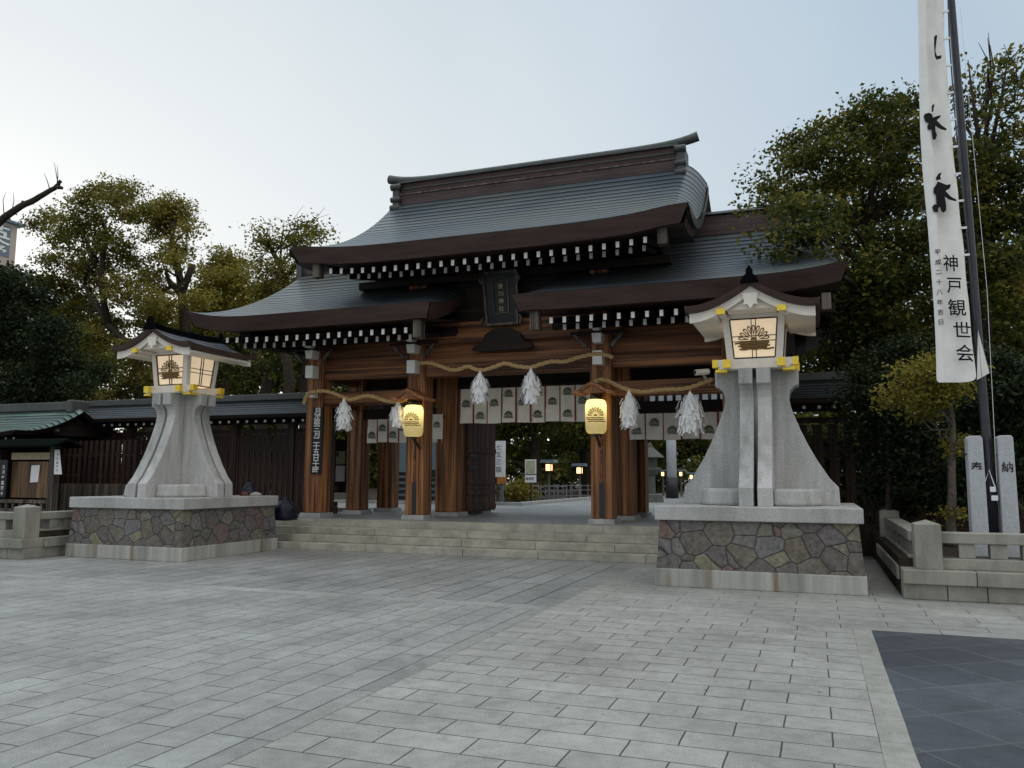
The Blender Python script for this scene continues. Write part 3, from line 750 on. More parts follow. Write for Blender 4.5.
g.build('lettering', 'tan', pl)

def hanging_lantern(x, zb, label):
    y = 16.42
    t = empty('hanging_lantern', (x, y, zb), label, 'lantern', 'paper lanterns on the gate pillars')
    g = MB(); g.smooth = True
    g.lathe((x, y, zb), [(.10, 0), (.17, .012), (.205, .05), (.222, .12), (.225, .36), (.222, .60), (.205, .67), (.17, .71), (.10, .722)], 28)
    g.build('lamp_shade', 'lantern', t)
    g = MB(); 
    # crest follows the round front of the shade
    tmp = MB(); crest(tmp, (0, 0, 0), (1, 0, 0), (0, 0, 1), (0, -1, 0), .41, outline=.34)
    cy, sy = math.cos(-R(-10)), math.sin(-R(-10))
    for (a, b, c) in tmp.v:
        ang = a / .228 ; rr = .229 - b
        g.v.append((x + rr * math.sin(ang + R(12)), y - rr * math.cos(ang + R(12)), zb + .36 + c))
    g.f = tmp.f; g.build('crest', 'brown_ink', t)
    MB().lathe((x, y, zb), [(.11, -.035), (.11, -.001)], 18).build('base_ring', 'iron', t)
    MB().lathe((x, y, zb), [(.11, .723), (.11, .76)], 18).build('top_ring', 'iron', t)
    # little gabled hood
    g = MB()
    for s in (-1, 1):
        SC = 1.12
        prof = [(0, 1.08), (s * .12, 1.0), (s * .26, .90), (s * .37, .87), (s * .37, .81), (s * .25, .835), (s * .12, .92), (0, 1.0)]
        g.prism(prof, lambda a, c: (x + a * SC, y - .34, zb + c), lambda a, c: (x + a * SC, y + .26, zb + c))
    g.build('hood_roof', 'hood', t)
    g = MB(); g.prism([(-.24, .84), (.24, .84), (.10, .93), (0, 1.0), (-.10, .93)], lambda a, c: (x + a, y - .31, zb + c), lambda a, c: (x + a, y - .27, zb + c)); g.build('hood_gable', 'hood', t)
    MB().box(x - .03, x + .03, y - .2, y + .345, zb + .77, zb + .83).build('bracket_arm', 'darkZ', t)
    MB().bar((x, y + .02, zb - .036), (x, y + .34, zb - .25), .04).build('bracket_arm', 'iron', t)
    li = bpy.data.lights.new('bulb', 'POINT'); li.energy = 2.7; li.color = (1, .84, .42); li.shadow_soft_size = .05
    lo = bpy.data.objects.new('bulb', li); C.objects.link(lo); lo.parent = t; lo.location = (0, 0, .59)
    return t
hanging_lantern(at(413.5, 420, 16.42).x, 2.46, 'glowing paper lantern with gabled hood on the pillar nearer the left stone lamp')
hanging_lantern(at(596, 420, 16.42).x, 2.46, 'glowing paper lantern with gabled hood on the pillar nearer the right stone lamp')

# noren curtains
def noren(x0, x1, z0, z1, n, marks, label, y=18.45, trim=True):
    t = empty('shrine_curtain', ((x0 + x1) / 2, y, z1), label, 'curtain', 'crested curtains hung in the gate openings')
    w_ = (x1 - x0) / n
    for i in range(n):
        P = []
        for a in range(9):
            xx = x0 + w_ * (i + .03 + .94 * a / 8) if trim else x0 + w_ * (i + .02 + .96 * a / 8)
            P.append([(xx, y - .018 * math.sin((xx - x0) / w_ * 2 * math.pi + i) - .02 * (1 - b / 4) * math.sin(xx * 5), z0 + (z1 - z0) * b / 4 + (.012 * math.sin(xx * 3 + i) if b == 0 else 0)) for b in range(5)])
        g = MB(); g.grid(P); g.smooth = True; c = g.build('curtain_panel', 'cloth', t)
        if trim:
            xx = x0 + w_ * i
            MB().box(xx - .022, xx + .022, y - .012, y - .006, z0 + .01, z1).build('trim_stripe', 'red', t)
        for (zz) in marks(i):
            g = MB(); crest(g, (x0 + w_ * (i + .5), y - .045, zz), (1, 0, 0), (0, 0, 1), (0, -1, 0), .235); g.build('crest', 'green_ink', c)
    MB().box(x0 - .05, x1 + .05, y - .02, y + .02, z1, z1 + .05).build('curtain_rod', 'darkZ', t)
noren(at(460, 400, 18.45).x, PX[2] - .29, 2.88, 3.74, 10, lambda i: (3.36,) if i % 2 == 0 else (3.58, 3.06) if i != 1 else (3.06,), 'broad cream curtain with red seams and green crests across the central opening')
noren(PX[0] + .5, PX[1] - .1, 2.44, 3.04, 7, lambda i: (2.80,) if i % 2 else (2.62,), 'short cream crested curtain in the opening behind the left lantern')
noren(PX[2] + .22, PX[3] - .1, 2.42, 3.02, 6, lambda i: (2.80,) if i % 2 else (2.62,), 'short cream crested curtain with red seams next to the right stone lamp')
g = empty('curtain_panel', (at(437, 430, 18.3).x, 18.3, 3.15), 'single narrow cream crested cloth hanging beside the left lantern pillar', 'curtain')
xq = at(437, 430, 18.3).x
q = MB().box(xq - .16, xq + .16, 18.29, 18.30, 2.50, 3.12).build('cloth', 'cloth', g)
w2 = MB(); crest(w2, (xq, 18.285, 2.85), (1, 0, 0), (0, 0, 1), (0, -1, 0), .20); w2.build('crest', 'green_ink', g)
MB().bar((xq, 18.295, 3.12), (xq, 18.295, 3.3), .012).build('cord', 'iron', g)

# straw ropes with paper streamers
def rope(pix, label, y=16.50):
    p = [at(a, b, y) for a, b in pix]
    # Catmull-Rom resample
    q = []
    for i in range(len(p) - 1):
        p0 = p[max(i-1, 0)]; p1 = p[i]; p2 = p[i+1]; p3 = p[min(i+2, len(p)-1)]
        for k in range(10):
            t = k / 10; q.append(.5 * ((2*p1) + (p2-p0)*t + (2*p0-5*p1+4*p2-p3)*t*t + (3*p1-p0-3*p2+p3)*t**3))
    q.append(p[-1])
    root = empty('straw_rope', q[len(q)//2], label, 'rope', 'straw ropes slung across the gate')
    Ls = 0; n = len(q)
    for k in range(3):
        pts = []; Ls = 0
        for i, c in enumerate(q):
            if i: Ls += (q[i] - q[i-1]).length
            d = (q[min(i+1, n-1)] - q[max(i-1, 0)]).normalized(); r_ = d.cross(Vector((0, 1, 0))).normalized(); u = d.cross(r_)
            a = Ls * 15 + k * 2 * math.pi / 3; pts.append(c + (r_ * math.cos(a) + u * math.sin(a)) * .023)
        g = MB(); g.smooth = True; g.tube(pts, .025, 6); g.build('strand', 'rope', root)
    g = MB(); e = q[0] if 'left' in label else q[-1]
    return root
rope([(304, 404), (306, 397), (311, 392.5), (323, 391), (333, 393), (343, 397), (350, 399.5), (357, 398), (365, 396), (373, 396.5), (383, 400), (393, 402), (403, 400), (411, 395)], 'short twisted straw rope sagging across the opening left of the lantern')
rope([(421, 363), (430, 363), (440, 366), (450, 369.5), (458, 369.5), (468, 366.5), (476, 369.5), (484, 370), (494, 367), (505, 363.5), (516, 366), (530, 367.5), (540, 364.5), (552, 361.5), (565, 361.5), (580, 357), (596, 354), (606, 355), (613, 357.5)], 'long twisted straw rope looped across the central gate beam')
rope([(595, 382), (600, 380), (608, 381), (618, 386), (630, 390), (643, 392), (656, 390.5), (668, 389.5), (682, 389), (695, 386), (712, 379)], 'twisted straw rope slung beside the right stone lamp under the lower roof')

def streamer(px, py, hpx, wpx, label, y=16.46, seed=0):
    r_ = random.Random(seed); t = at(px, py, y); sc = y / FPX * 1.06
    H, W = hpx * sc, wpx * sc * .5
    g = MB()
    nl = 11
    for l in range(nl):
        f = l / (nl - 1); rad = W * min(1, .22 + 3.0 * f) * (1.0 if f < .75 else .88)
        z = t.z - H * .08 - H * .72 * f
        k = int(10 + 14 * min(1, f * 2))
        for i in range(k):
            a = 2 * math.pi * (i + r_.random()) / k; rr = rad * r_.uniform(.55, 1.0)
            wd = .016 + .018 * r_.random(); ln = H * (.13 + .10 * r_.random())
            c = Vector((t.x + rr * math.cos(a), t.y + rr * math.sin(a) * .8, z + r_.uniform(-.01, .01)))
            tx = Vector((-math.sin(a), math.cos(a), 0)); dn = Vector((math.cos(a) * .25, math.sin(a) * .25, -1)) + Vector((r_.uniform(-.25, .25), r_.uniform(-.2, .2), 0))
            b = c + dn * ln; sh = tx * wd * r_.uniform(-.6, .6)
            g.quad(c - tx * wd, c + tx * wd, b + tx * wd * .9 + sh, b - tx * wd * .9 + sh)
            g.quad(c - tx * wd, b - tx * wd * .9 + sh, b + tx * wd * .9 + sh + Vector((0, .004, 0)), c + tx * wd + Vector((0, .004, 0)))
    g.tube([t, t - Vector((0, 0, H * .25)), t - Vector((0, 0, H * .5)), t - Vector((0, 0, H * .9))], [.012, W * .40, W * .70, W * .66], 10)
    o = g.build('paper_streamer', 'shide', origin=tuple(t))
    tag(o, label, 'paper streamer', 'white paper streamers hung from the ropes')
streamer(344, 398, 36, 17, 'white frayed paper streamer nearest the vertical black sign', seed=1)
streamer(398, 401, 29, 17, 'white paper streamer half hidden behind the left glowing lantern', seed=2)
streamer(480, 371, 34, 18, 'white paper streamer hanging left of centre from the long rope', seed=3)
streamer(531, 368, 37, 18, 'white paper streamer hanging right of centre from the long rope', seed=4)
streamer(629, 390, 37, 17, 'slim white paper streamer just right of the right glowing lantern', seed=5)
streamer(690, 391, 41, 26, 'wide white paper streamer beside the neck of the right stone lamp', seed=6)

# vertical black sign on the left pillar
p0 = at(317, 407, 16.70); p1 = at(315.5, 474, 16.70)
sx = (p0.x + p1.x) / 2
t = empty('vertical_sign', (sx, 16.745, p1.z), 'tall narrow black sign with white brush characters on the leftmost front pillar', 'sign')
MB().box(sx - .145, sx + .145, 16.715, 16.75, p1.z, p0.z).build('board', 'signblack', t, bevel=.005)
g = MB(); vertical_text(g, '月次祭三月二十五日十時', (sx, 16.711, p0.z - .03), (1, 0, 0), (0, 0, 1), .18, (p0.z - p1.z - .06) / 11, 1.1); g.build('lettering', 'white', t)

# lit notice case left
c = at(339.5, 465, 19.3)
t = empty('notice_case', (c.x, 19.3, c.z - .75), 'narrow lit notice case with two sheets inside the left opening', 'notice case')
MB().box(c.x - .26, c.x + .26, 19.31, 19.4, c.z - .75, c.z + .7).build('cabinet', 'darkZ', t)
MB().box(c.x - .11, c.x + .17, 19.29, 19.308, c.z + .02, c.z + .38).build('upper_sheet', 'paper_c', t)
MB().box(c.x - .11, c.x + .17, 19.29, 19.308, c.z - .45, c.z - .02).build('lower_sheet', 'paper', t)
MB().box(c.x - .24, c.x - .19, 19.29, 19.308, c.z - .4, c.z + .3).build('side_sheet', 'paper_c', t)

# security camera by the right rope end
c = at(703, 374, 16.2)
t = empty('security_camera', c, 'small pale security camera beside the right stone lamp neck', 'camera')
g = MB(); g.smooth = False; g.tube([c + Vector((-.13, -.12, .02)), c + Vector((.10, .05, .05))], .06, 10); g.build('housing', 'hinoki', t)
g = MB(); g.tube([c + Vector((-.131, -.121, .02)), c + Vector((-.15, -.137, .017))], .035, 10); g.build('camera_lens', 'iron', t)
MB().bar(c + Vector((0, 0, 0)), c + Vector((.05, .55, -.15)), .04).build('bracket_arm', 'concrete', t)

# ================================================================== LAMP TOWERS
def stone_lamp(cx, cy):
    T = empty('stone_lamp', (cx, cy, 0), None, 'lamp', 'tall stone lamps flanking the steps')
    X = lambda a: cx + a; Yy = lambda b: cy + b
    MB().box(X(-1.42), X(1.42), Yy(-1.42), Yy(1.42), 0.001, .255).build('plinth', 'plinth', T, bevel=.01)
    MB().box(X(-1.40), X(1.40), Yy(-1.40), Yy(1.40), .256, .945, .055).build('rubble_wall', 'rubble', T)
    MB().box(X(-1.41), X(1.41), Yy(-1.41), Yy(1.41), .946, 1.15).build('cap_slab', 'granite', T, bevel=.012)
    # cross of paired curved fins
    prof = [(1.155, 1.15), (1.145, 1.42), (1.02, 1.56), (.86, 1.82), (.735, 2.06), (.63, 2.30), (.555, 2.50), (.50, 2.66), (.478, 2.80), (.50, 2.90), (.555, 2.97), (.625, 3.0), (.63, 3.24)]
    poly = [(a, z) for a, z in prof] + [(-a, z) for a, z in reversed(prof)]
    for o0, o1 in ((-.235, -.028), (.028, .235)):
        MB().prism(poly, lambda a, z: (X(a), Yy(o0), z), lambda a, z: (X(a), Yy(o1), z)).build('fin', 'graniteF', T, bevel=.012)
    for o0, o1 in ((-.235, -.028), (.028, .235)):
        hp = [(a, z) for a, z in prof]
        for s in (-1, 1):
            pl_ = [(s * a, z - .004) for a, z in hp] + [(s * .2355, 3.236), (s * .2355, 1.151)]
            MB().prism(pl_, lambda a, z: (X(o0), Yy(a), z), lambda a, z: (X(o1), Yy(a), z)).build('fin', 'graniteF', T, bevel=.012)
    for sx in (-1, 1):
        for sy in (-1, 1):
            arc = [(.238, .238), (.92, .238)] + [(.238 + .66 * math.cos(q * math.pi / 16) ** .8, .238 + .66 * math.sin(q * math.pi / 16) ** .8) for q in range(1, 8)] + [(.238, .92)]
            MB().prism(arc, lambda a, b: (X(sx * a), Yy(sy * b), 1.151), lambda a, b: (X(sx * (.238 + (a - .238) * .94)), Yy(sy * (.238 + (b - .238) * .94)), 1.40)).build('corner_block', 'graniteF', T, bevel=.04)
    # core filling the gaps between plates
    MB().box(X(-.42), X(.42), Yy(-.027), Yy(.027), 1.16, 3.1).build('core', 'graniteF', T)
    MB().box(X(-.027), X(.027), Yy(-.42), Yy(.42), 1.16, 3.098).build('core', 'graniteF', T)
    # timber lamp house
    MB().box(X(-.52), X(.52), Yy(-.52), Yy(.52), 3.241, 3.285).build('base_board', 'hinoki', T)
    for s in (-1, 1):
        b = MB().box(X(-.60), X(.60), Yy(s*.40-.055), Yy(s*.40+.055), 3.286, 3.40).build('sill_beam', 'hinoki', T)
        for e in (-1, 1):
            MB().box(X(e*.60-.04), X(e*.60+.045), Yy(s*.40-.06), Yy(s*.40+.06), 3.281, 3.405).build('gilt_cap', 'gold', b)
        b = MB().box(X(s*.40-.055), X(s*.40+.055), Yy(-.60), Yy(.60), 3.255, 3.37).build('sill_beam', 'hinoki', T)
        for e in (-1, 1):
            c_ = MB().box(X(s*.40-.06), X(s*.40+.06), Yy(e*.60-.04), Yy(e*.60+.045), 3.25, 3.378).build('gilt_cap', 'gold', b)
        MB().box(X(s*.50-.09), X(s*.50+.09), Yy(-.5), Yy(.5), 3.20, 3.2405).build('gilt_shoe', 'gold', T)
    zb, zt, hb, ht = 3.401, 4.10, .365, .425
    for sx in (-1, 1):
        for sy in (-1, 1):
            MB().bar((X(sx*hb), Yy(sy*hb), zb), (X(sx*ht), Yy(sy*ht), zt), .10, .10, up=(0, 1, 0)).build('post', 'hinoki', T)
    # four glowing panels with frames and lattice
    for q in range(4):
        a = q * math.pi / 2; rt = Vector((math.cos(a), math.sin(a), 0)); nn = Vector((math.sin(a), -math.cos(a), 0))
        def F(u, z, off=0.):
            k = (z - zb) / (zt - zb); d = hb + (ht - hb) * k; return Vector((cx, cy, 0)) + nn * (d + .02 + off) + rt * (u * (d - .05)) + Vector((0, 0, z))
        g = MB(); g.prism([(-.97, 3.42), (.97, 3.42), (.97, 4.03), (-.97, 4.03)], lambda u, z: F(u, z), lambda u, z: F(u, z, -.012)); p = g.build('light_panel', 'glowpanel', T)
        fr = MB()
        for (u0, z0, u1, z1, wd) in ((-.97, 3.42, -.97, 4.03, .022), (.97, 3.42, .97, 4.03, .022), (-.97, 3.42, .97, 3.42, .022), (-.97, 4.03, .97, 4.03, .022),
                                  (-.09, 3.42, -.09, 4.03, .012), (.09, 3.42, .09, 4.03, .012), (-.97, 3.68, .97, 3.68, .012), (-.97, 3.76, .97, 3.76, .012)):
            fr.bar(F(u0, z0, .008), F(u1, z1, .008), wd, .016, up=tuple(nn))
        fr.build('lattice', 'iron', p)
        if q % 2 == 0:
            g = MB(); upv = (F(0, 4.0) - F(0, 3.5)).normalized()
            crest(g, F(0, 3.69, .018), rt, upv, nn, .52, th=.012, outline=.5)
            g.prism([(-.44, -.02), (.44, -.02), (.36, -.26), (-.36, -.26)], lambda u, z: F(0, 3.69, .017) + rt * u * .52 + upv * z * .52, lambda u, z: F(0, 3.69, .013) + rt * u * .52 + upv * z * .52)
            g.build('crest', 'brown_ink', p)
        MB().prism([(-1.0, 4.045), (1.0, 4.045), (1.0, 4.10), (-1.0, 4.10)], lambda u, z: F(u, z, .01), lambda u, z: F(u, z, -.05)).build('head_rail', 'hinoki', T)
    # curved gable roof, ridge along Y
    def zr(a, base): return base - .40 * (1 - (1 - min(1, abs(a) / .98)) ** 1.75) + .035 * max(0, abs(a) / .98) ** 4
    n = 18; xs_ = [-.98 + 1.96 * i / (2*n) for i in range(2*n+1)]
    ys_ = [-1.02, -.9, -.6, -.3, 0, .3, .6, .9, 1.02]
    g = MB(); g.smooth = True
    def lift(b): return .05 * (abs(b) / 1.02) ** 3
    P = [[(X(a), Yy(b), zr(a, 4.50) + lift(b)) for a in xs_] for b in ys_]
    g.grid(P, [[(b + 10, abs(a) * 1.1 + 10) for a in xs_] for b in ys_])
    rf = g.build('roof', 'copper2', T)
    g = MB()
    for e in (-1, 1):
        A = [(X(a), Yy(e*1.02), zr(a, 4.50) + lift(1.02) - .004) for a in xs_]; B = [(X(a * .985), Yy(e*1.0), zr(a, 4.40) + lift(1.02)) for a in xs_]
        g.grid([B, A] if e < 0 else [A, B])
        Cc = [(X(a * .985), Yy(b), zr(a, 4.40) + lift(b)) for a in xs_ for b in ()]
    for e in (-1, 1):
        A = [(X(e*.98), Yy(b), zr(.98, 4.50) + lift(b) - .004) for b in ys_]; B = [(X(e*.965), Yy(b * .985), zr(.98, 4.40) + lift(b)) for b in ys_]
        g.grid([A, B] if e < 0 else [B, A])
    g.grid([[(X(a * .985), Yy(b * .985), zr(a, 4.40) + lift(b)) for a in reversed(xs_)] for b in ys_])
    g.build('roof_edge', 'fascia', rf)
    for e in (-1, 1):   # pale bargeboards with pendant
        g = MB()
        up_ = [(a, zr(a, 4.397) + lift(1.0)) for a in [x * .93 for x in xs_]]; lo_ = [(a, zr(a, 4.397) + lift(1.0) - .15 + .03 * (1 - abs(a) / .91)) for a, _ in reversed(up_)]
        g.prism(up_ + lo_, lambda a, z: (X(a), Yy(e*.93), z), lambda a, z: (X(a), Yy(e*.885), z)); g.build('bargeboard', 'hinoki', T)
        pd = [(-.12, .03), (-.09, -.10), (-.11, -.15), (-.05, -.14), (0, -.21), (.05, -.14), (.11, -.15), (.09, -.10), (.12, .03)]
        MB().prism(pd, lambda a, z: (X(a), Yy(e*.96), 4.30 + z), lambda a, z: (X(a), Yy(e*.931), 4.30 + z)).build('gable_pendant', 'hinoki', T)
        for s in (-1, 1):
            MB().box(X(s*.44-.065), X(s*.44+.065), Yy(e*.94-.03), Yy(e*.94+.03), 4.03, 4.115).build('gilt_cap', 'gold', T)
    for s in (-1, 1):
        MB().box(X(s*.44-.05), X(s*.44+.05), Yy(-.91), Yy(.91), 4.045, 4.10).build('purlin', 'hinoki', T)
        MB().box(min(X(s*.91), X(s*.5)), max(X(s*.91), X(s*.5)), Yy(-.885), Yy(.885), 3.985, 4.022).build('eave_board', 'hinoki', T)
        MB().prism([(s*.5, 4.023), (s*.90, 4.023), (s*.90, 4.035), (s*.5, 4.14)], lambda a, z: (X(a), Yy(-.80), z), lambda a, z: (X(a), Yy(.80), z)).build('eave_soffit', 'hinoki', T)
    MB().prism([(-.36, 4.101), (.36, 4.101), (.12, 4.26), (0, 4.32), (-.12, 4.26)], lambda a, z: (X(a), Yy(-.86), z), lambda a, z: (X(a), Yy(.86), z)).build('gable_wall', 'hinoki', T)
    g = MB(); g.smooth = True
    bb = [-1.03 + 2.06 * i / 14 for i in range(15)]
    g.tube([(cx, Yy(b), 4.535 + lift(b)) for b in bb], .055, 10); rg = g.build('ridge_roll', 'copper2', rf)
    MB().box(X(-.075), X(.075), Yy(-1.0), Yy(1.0), 4.46, 4.515).build('ridge_box', 'copper2', rf)
    for e in (-1, 1):
        g = MB(); yv = e * 1.03
        g.prism([(-.14, 4.47), (.14, 4.47), (.10, 4.56), (.05, 4.60), (.05, 4.66), (.0, 4.74), (-.05, 4.66), (-.05, 4.60), (-.10, 4.56)], lambda a, z: (X(a), Yy(yv - .04), z), lambda a, z: (X(a), Yy(yv + .04), z)).build('ridge_ornament', 'copper2', rf, bevel=.01)
    li = bpy.data.lights.new('bulb', 'POINT'); li.energy = 1.0; li.color = (1, .75, .4); li.shadow_soft_size = .1
    lo = bpy.data.objects.new('bulb', li); C.objects.link(lo); lo.parent = T; lo.location = (0, 0, 3.7)
    return T
lampR = stone_lamp(-.84, 13.43)
lampR['label'] = 'tall pale stone lamp with flaring fins standing nearest the flagpole'
lampL = copy_tree(lampR); lampL.location = (-12.33, 13.43, 0)
lampL['label'] = 'tall pale stone lamp with flaring fins seen at an angle beside the notice shelter'

# belongings behind the left lamp
c = at(285, 509, 15.2)
g = MB(); g.smooth = True; g.lathe((c.x, 15.2, 0), [(.10, .60), (.24, .62), (.27, .70), (.23, .82), (.25, .90), (.15, 1.0), (.06, 1.06), (.09, 1.11)], 22)
for i, v in enumerate(g.v):
    an = math.atan2(v[1] - 15.2, v[0] - c.x); k = 1 + .09 * math.sin(an * 5 + v[2] * 9) + .06 * math.sin(an * 9 - v[2] * 15); g.v[i] = (c.x + (v[0]-c.x)*k, 15.2 + (v[1]-15.2)*k, v[2])
tag(g.build('sack', 'navy', origin=(c.x, 15.2, .6)), 'dark navy sack slumped on the steps behind the left stone lamp', 'sack')
c = at(249, 490, 14.6)
MT['dullred'] = plain('faded_red_cloth', (.16, .05, .05), .9)
MT['dullwhite'] = plain('grubby_white_cloth', (.32, .32, .32), .9)
t = empty('bundle', (c.x, 14.6, 1.15), 'small dark bundle with red and white cloth on the left stone lamp base', 'bundle')
g = MB(); g.smooth = True; g.lathe((c.x, 14.6, 1.151), [(.20, 0), (.21, .06), (.13, .15), (.08, .24), (.03, .28)], 14); g.build('bag', 'navy', t)
g = MB(); g.smooth = True; g.lathe((c.x + .03, 14.42, 1.151), [(.09, 0), (.09, .05), (.04, .09)], 12); g.build('cloth', 'dullred', t)
g = MB(); g.smooth = True; g.lathe((c.x + .26, 14.5, 1.151), [(.14, 0), (.11, .05), (.03, .08)], 12); g.build('cloth', 'dullwhite', t)

# ================================================================== WALLED FENCES
def fence(x0, x1, y, zg, gapw, label, picket_w):
    t = empty('roofed_fence', ((x0 + x1) / 2, y, zg), label, 'fence')
    top_f, cv, fa = roof(t, x0, x1, y, 3.72, .85, 3.22, sag=.25, lift=(0, 0), thick=.10, roll=(0, 0), rolld=0, nx=20, nv=8, copper='copper3', fascia='dark', soffit_in=.7, soffit_rise=.12, pull=0., inset=.03)
    MB().box(x0, x1, y - .14, y + .14, 3.66, 3.84).build('ridge_box', 'ridgecap', t, bevel=.02)
    x = x0 + .3
    while x < x1:
        MB().box(x - .1, x + .1, y - .1, y + .1, zg, 3.35).build('post', 'darkZ', t); x += 1.9
    for z in (.78, 1.2, 2.1, 2.75): MB().box(x0, x1, y - .045, y + .045, z, z + .12).build('rail', 'darkZ', t)
    MB().box(x0, x1, y - .05, y + .05, zg, .775).build('base_board', 'darkZ', t)
    MB().box(x0, x1, y - .09, y + .09, 3.0, 3.2).build('top_beam', 'dark', t)
    # pickets (dense: those that show, each its own part)
    x = x0 + .12; n = 0
    pk = MB().box(-picket_w / 2, picket_w / 2, -.075, -.05, .78 - zg, 2.72 - zg).build('picket', 'darkZ', t, origin=(0, 0, 0)); me = pk.data
    pk.location = Vector((x, y, zg)) - t.location
    rest = MB()
    x += picket_w + gapw; n = 1
    while x < x1 - .05:
        if n < 100:
            k = pk.copy(); C.objects.link(k); k.parent = t; k.location = Vector((x, y + rnd.uniform(-.004, .004), zg + rnd.uniform(-.01, .01))) - t.location
        n += 1; x += picket_w + gapw
    # white rafter ends under the little eave
    x = x0 + .2; first = None
    while x < x1:
        if first is None:
            first = MB().box(-.03, .03, -.56, .0, -.03, .03).build('rafter', 'dark', t, origin=(0, 0, 0)); first.location = Vector((x, y, 3.05)) - t.location
            cp = MB().box(-.032, .032, -.575, -.5605, -.032, .032).build('rafter_cap', 'white', first, origin=(0, 0, 0))
        else:
            k = first.copy(); C.objects.link(k); k.parent = t; k.location = Vector((x, y, 3.05)) - t.location
            q_ = cp.copy(); C.objects.link(q_); q_.parent = k
        x += .30
    return t
fence(-27, -11.95, 18.75, .6, .035, 'long dark timber fence with copper coping running left from the gate', .15)
fence(-1.0, 7.5, 18.75, .6, .11, 'dark timber picket fence with copper coping behind the right stone lamp', .20)

# ================================================================== STONE BALUSTRADES
def balustrade(label, xc, yc, ln_x, ln_y, sx):
    """corner at xc,yc; one arm along X (sx direction), the other back along Y"""
    t = empty('stone_balustrade', (xc, yc, 0), label, 'balustrade')
    def arm(along, ln):
        # boxes in arm coordinates: a along, b across (0 = outer face, positive = inward)
        def bx(g, a0, a1, b0, b1, z0, z1):
            if along == 'x':
                xs = sorted((xc + sx * a0, xc + sx * a1)); g.box(xs[0], xs[1], yc + b0, yc + b1, z0, z1)
            else:
                xs = sorted((xc + sx * b0, xc + sx * b1)); g.box(xs[0], xs[1], yc + a0, yc + a1, z0, z1)
        def row(name, b0, b1, z0, z1, w0, w1, start):
            a = start
            while a < ln:
                a1 = min(ln, a + rnd.uniform(w0, w1)); g = MB(); bx(g, a + .004, a1 - .004, b0, b1, z0, z1); g.build(name, 'fence_stone', t, bevel=.012); a = a1
        st0 = 0 if along == 'x' else .45
        row('footing_block', .03, .45, 0.001, .20, .40, .6, st0)
        row('ledge_block', -.03, .45, .201, .385, .85, 1.1, st0 if along == 'x' else .45)
        row('curb_block', .12, .40, .386, .53, .8, 1.1, .40)
        g = MB(); bx(g, .40, ln, .13, .37, .72, .86); g.build('handrail', 'fence_stone', t, bevel=.012)
        a = .69
        while a < ln - .3:
            g = MB(); bx(g, a, a + .19, .16, .34, .531, .719); g.build('baluster', 'fence_stone', t, bevel=.01); a += .36
    arm('x', ln_x); arm('y', ln_y)
    def post(px_, py_):
        g = MB(); h = .16
        g.box(px_ - h, px_ + h, py_ - h, py_ + h, .386, .965)
        n = len(g.v); g.v.append((px_, py_, 1.02)); g.f.remove((4, 5, 6, 7)); g.f += [(4, 5, n), (5, 6, n), (6, 7, n), (7, 4, n)]
        g.build('corner_post', 'fence_stone', t, bevel=.008)
    post(xc + sx * (.325 if sx > 0 else .19), yc + .2); post(xc + sx * .22, yc + ln_y + .17)
    return t
balustrade('low weathered granite balustrade around the bed with the flagpole', 1.0, 11.90, 8, 4.6, 1)
balustrade('low weathered granite balustrade in front of the notice shelter', -13.95, 11.25, 8, 6.0, -1)

# flag base: two granite tablets, pole, banner
def tablet(x, y, ch, label):
    t = empty('stone_tablet', (x, y, .5), label, 'tablet', 'paired granite tablets holding the flagpole')
    g = MB(); w_ = .095
    poly = [(-w_ * 1.1, .45), (w_ * 1.1, .45), (w_, 2.12), (w_ * .75, 2.155), (-w_ * .75, 2.155), (-w_, 2.12)]
    g.prism(poly, lambda a, z: (x + a, y - .12, z), lambda a, z: (x + a, y + .13, z)); g.build('slab', 'tablet', t, bevel=.01)
    g = MB(); put_char(g, ch, lambda a, b: (x + a, y - .1235, 1.72 + b), .15); g.build('lettering', 'ink', t)
    g = MB(); g.tube([(x - .13, y, 1.9), (x + .13, y, 1.9)], .015, 8); g.build('bolt', 'steel', t)
tablet(2.085, 13.0, '奉', 'granite tablet carved with one character, left of the flagpole')
tablet(2.455, 13.0, '納', 'granite tablet carved with one character, right of the flagpole')
g = MB(); g.smooth = True
pb, pt = Vector((2.27, 13.02, .45)), Vector((2.13, 13.02, 10.4))
pole = empty('flagpole', (2.27, 13.02, .5), 'tall dark metal flagpole standing between two granite tablets', 'flagpole')
g.tube([pb.lerp(pt, i / 8) for i in range(9)], [.062, .062, .061, .06, .058, .056, .053, .05, .047], 14); g.build('pole', 'steel', pole)
MB().box(2.24, 2.31, 12.925, 12.95, 1.38, 1.45).build('cleat', 'paper', pole); MB().box(2.25, 2.33, 12.925, 12.95, 1.26, 1.33).build('cleat', 'paper', pole)
g = MB(); g.tube([(2.33, 12.95, 1.5), (2.36, 12.93, 4.2), (2.25, 12.93, 8.5)], .0035, 5); g.tube([(2.18, 12.93, 1.5), (2.24, 12.93, 1.68), (2.30, 12.93, 1.45)], .008, 5); g.build('halyard', 'paper', pole)

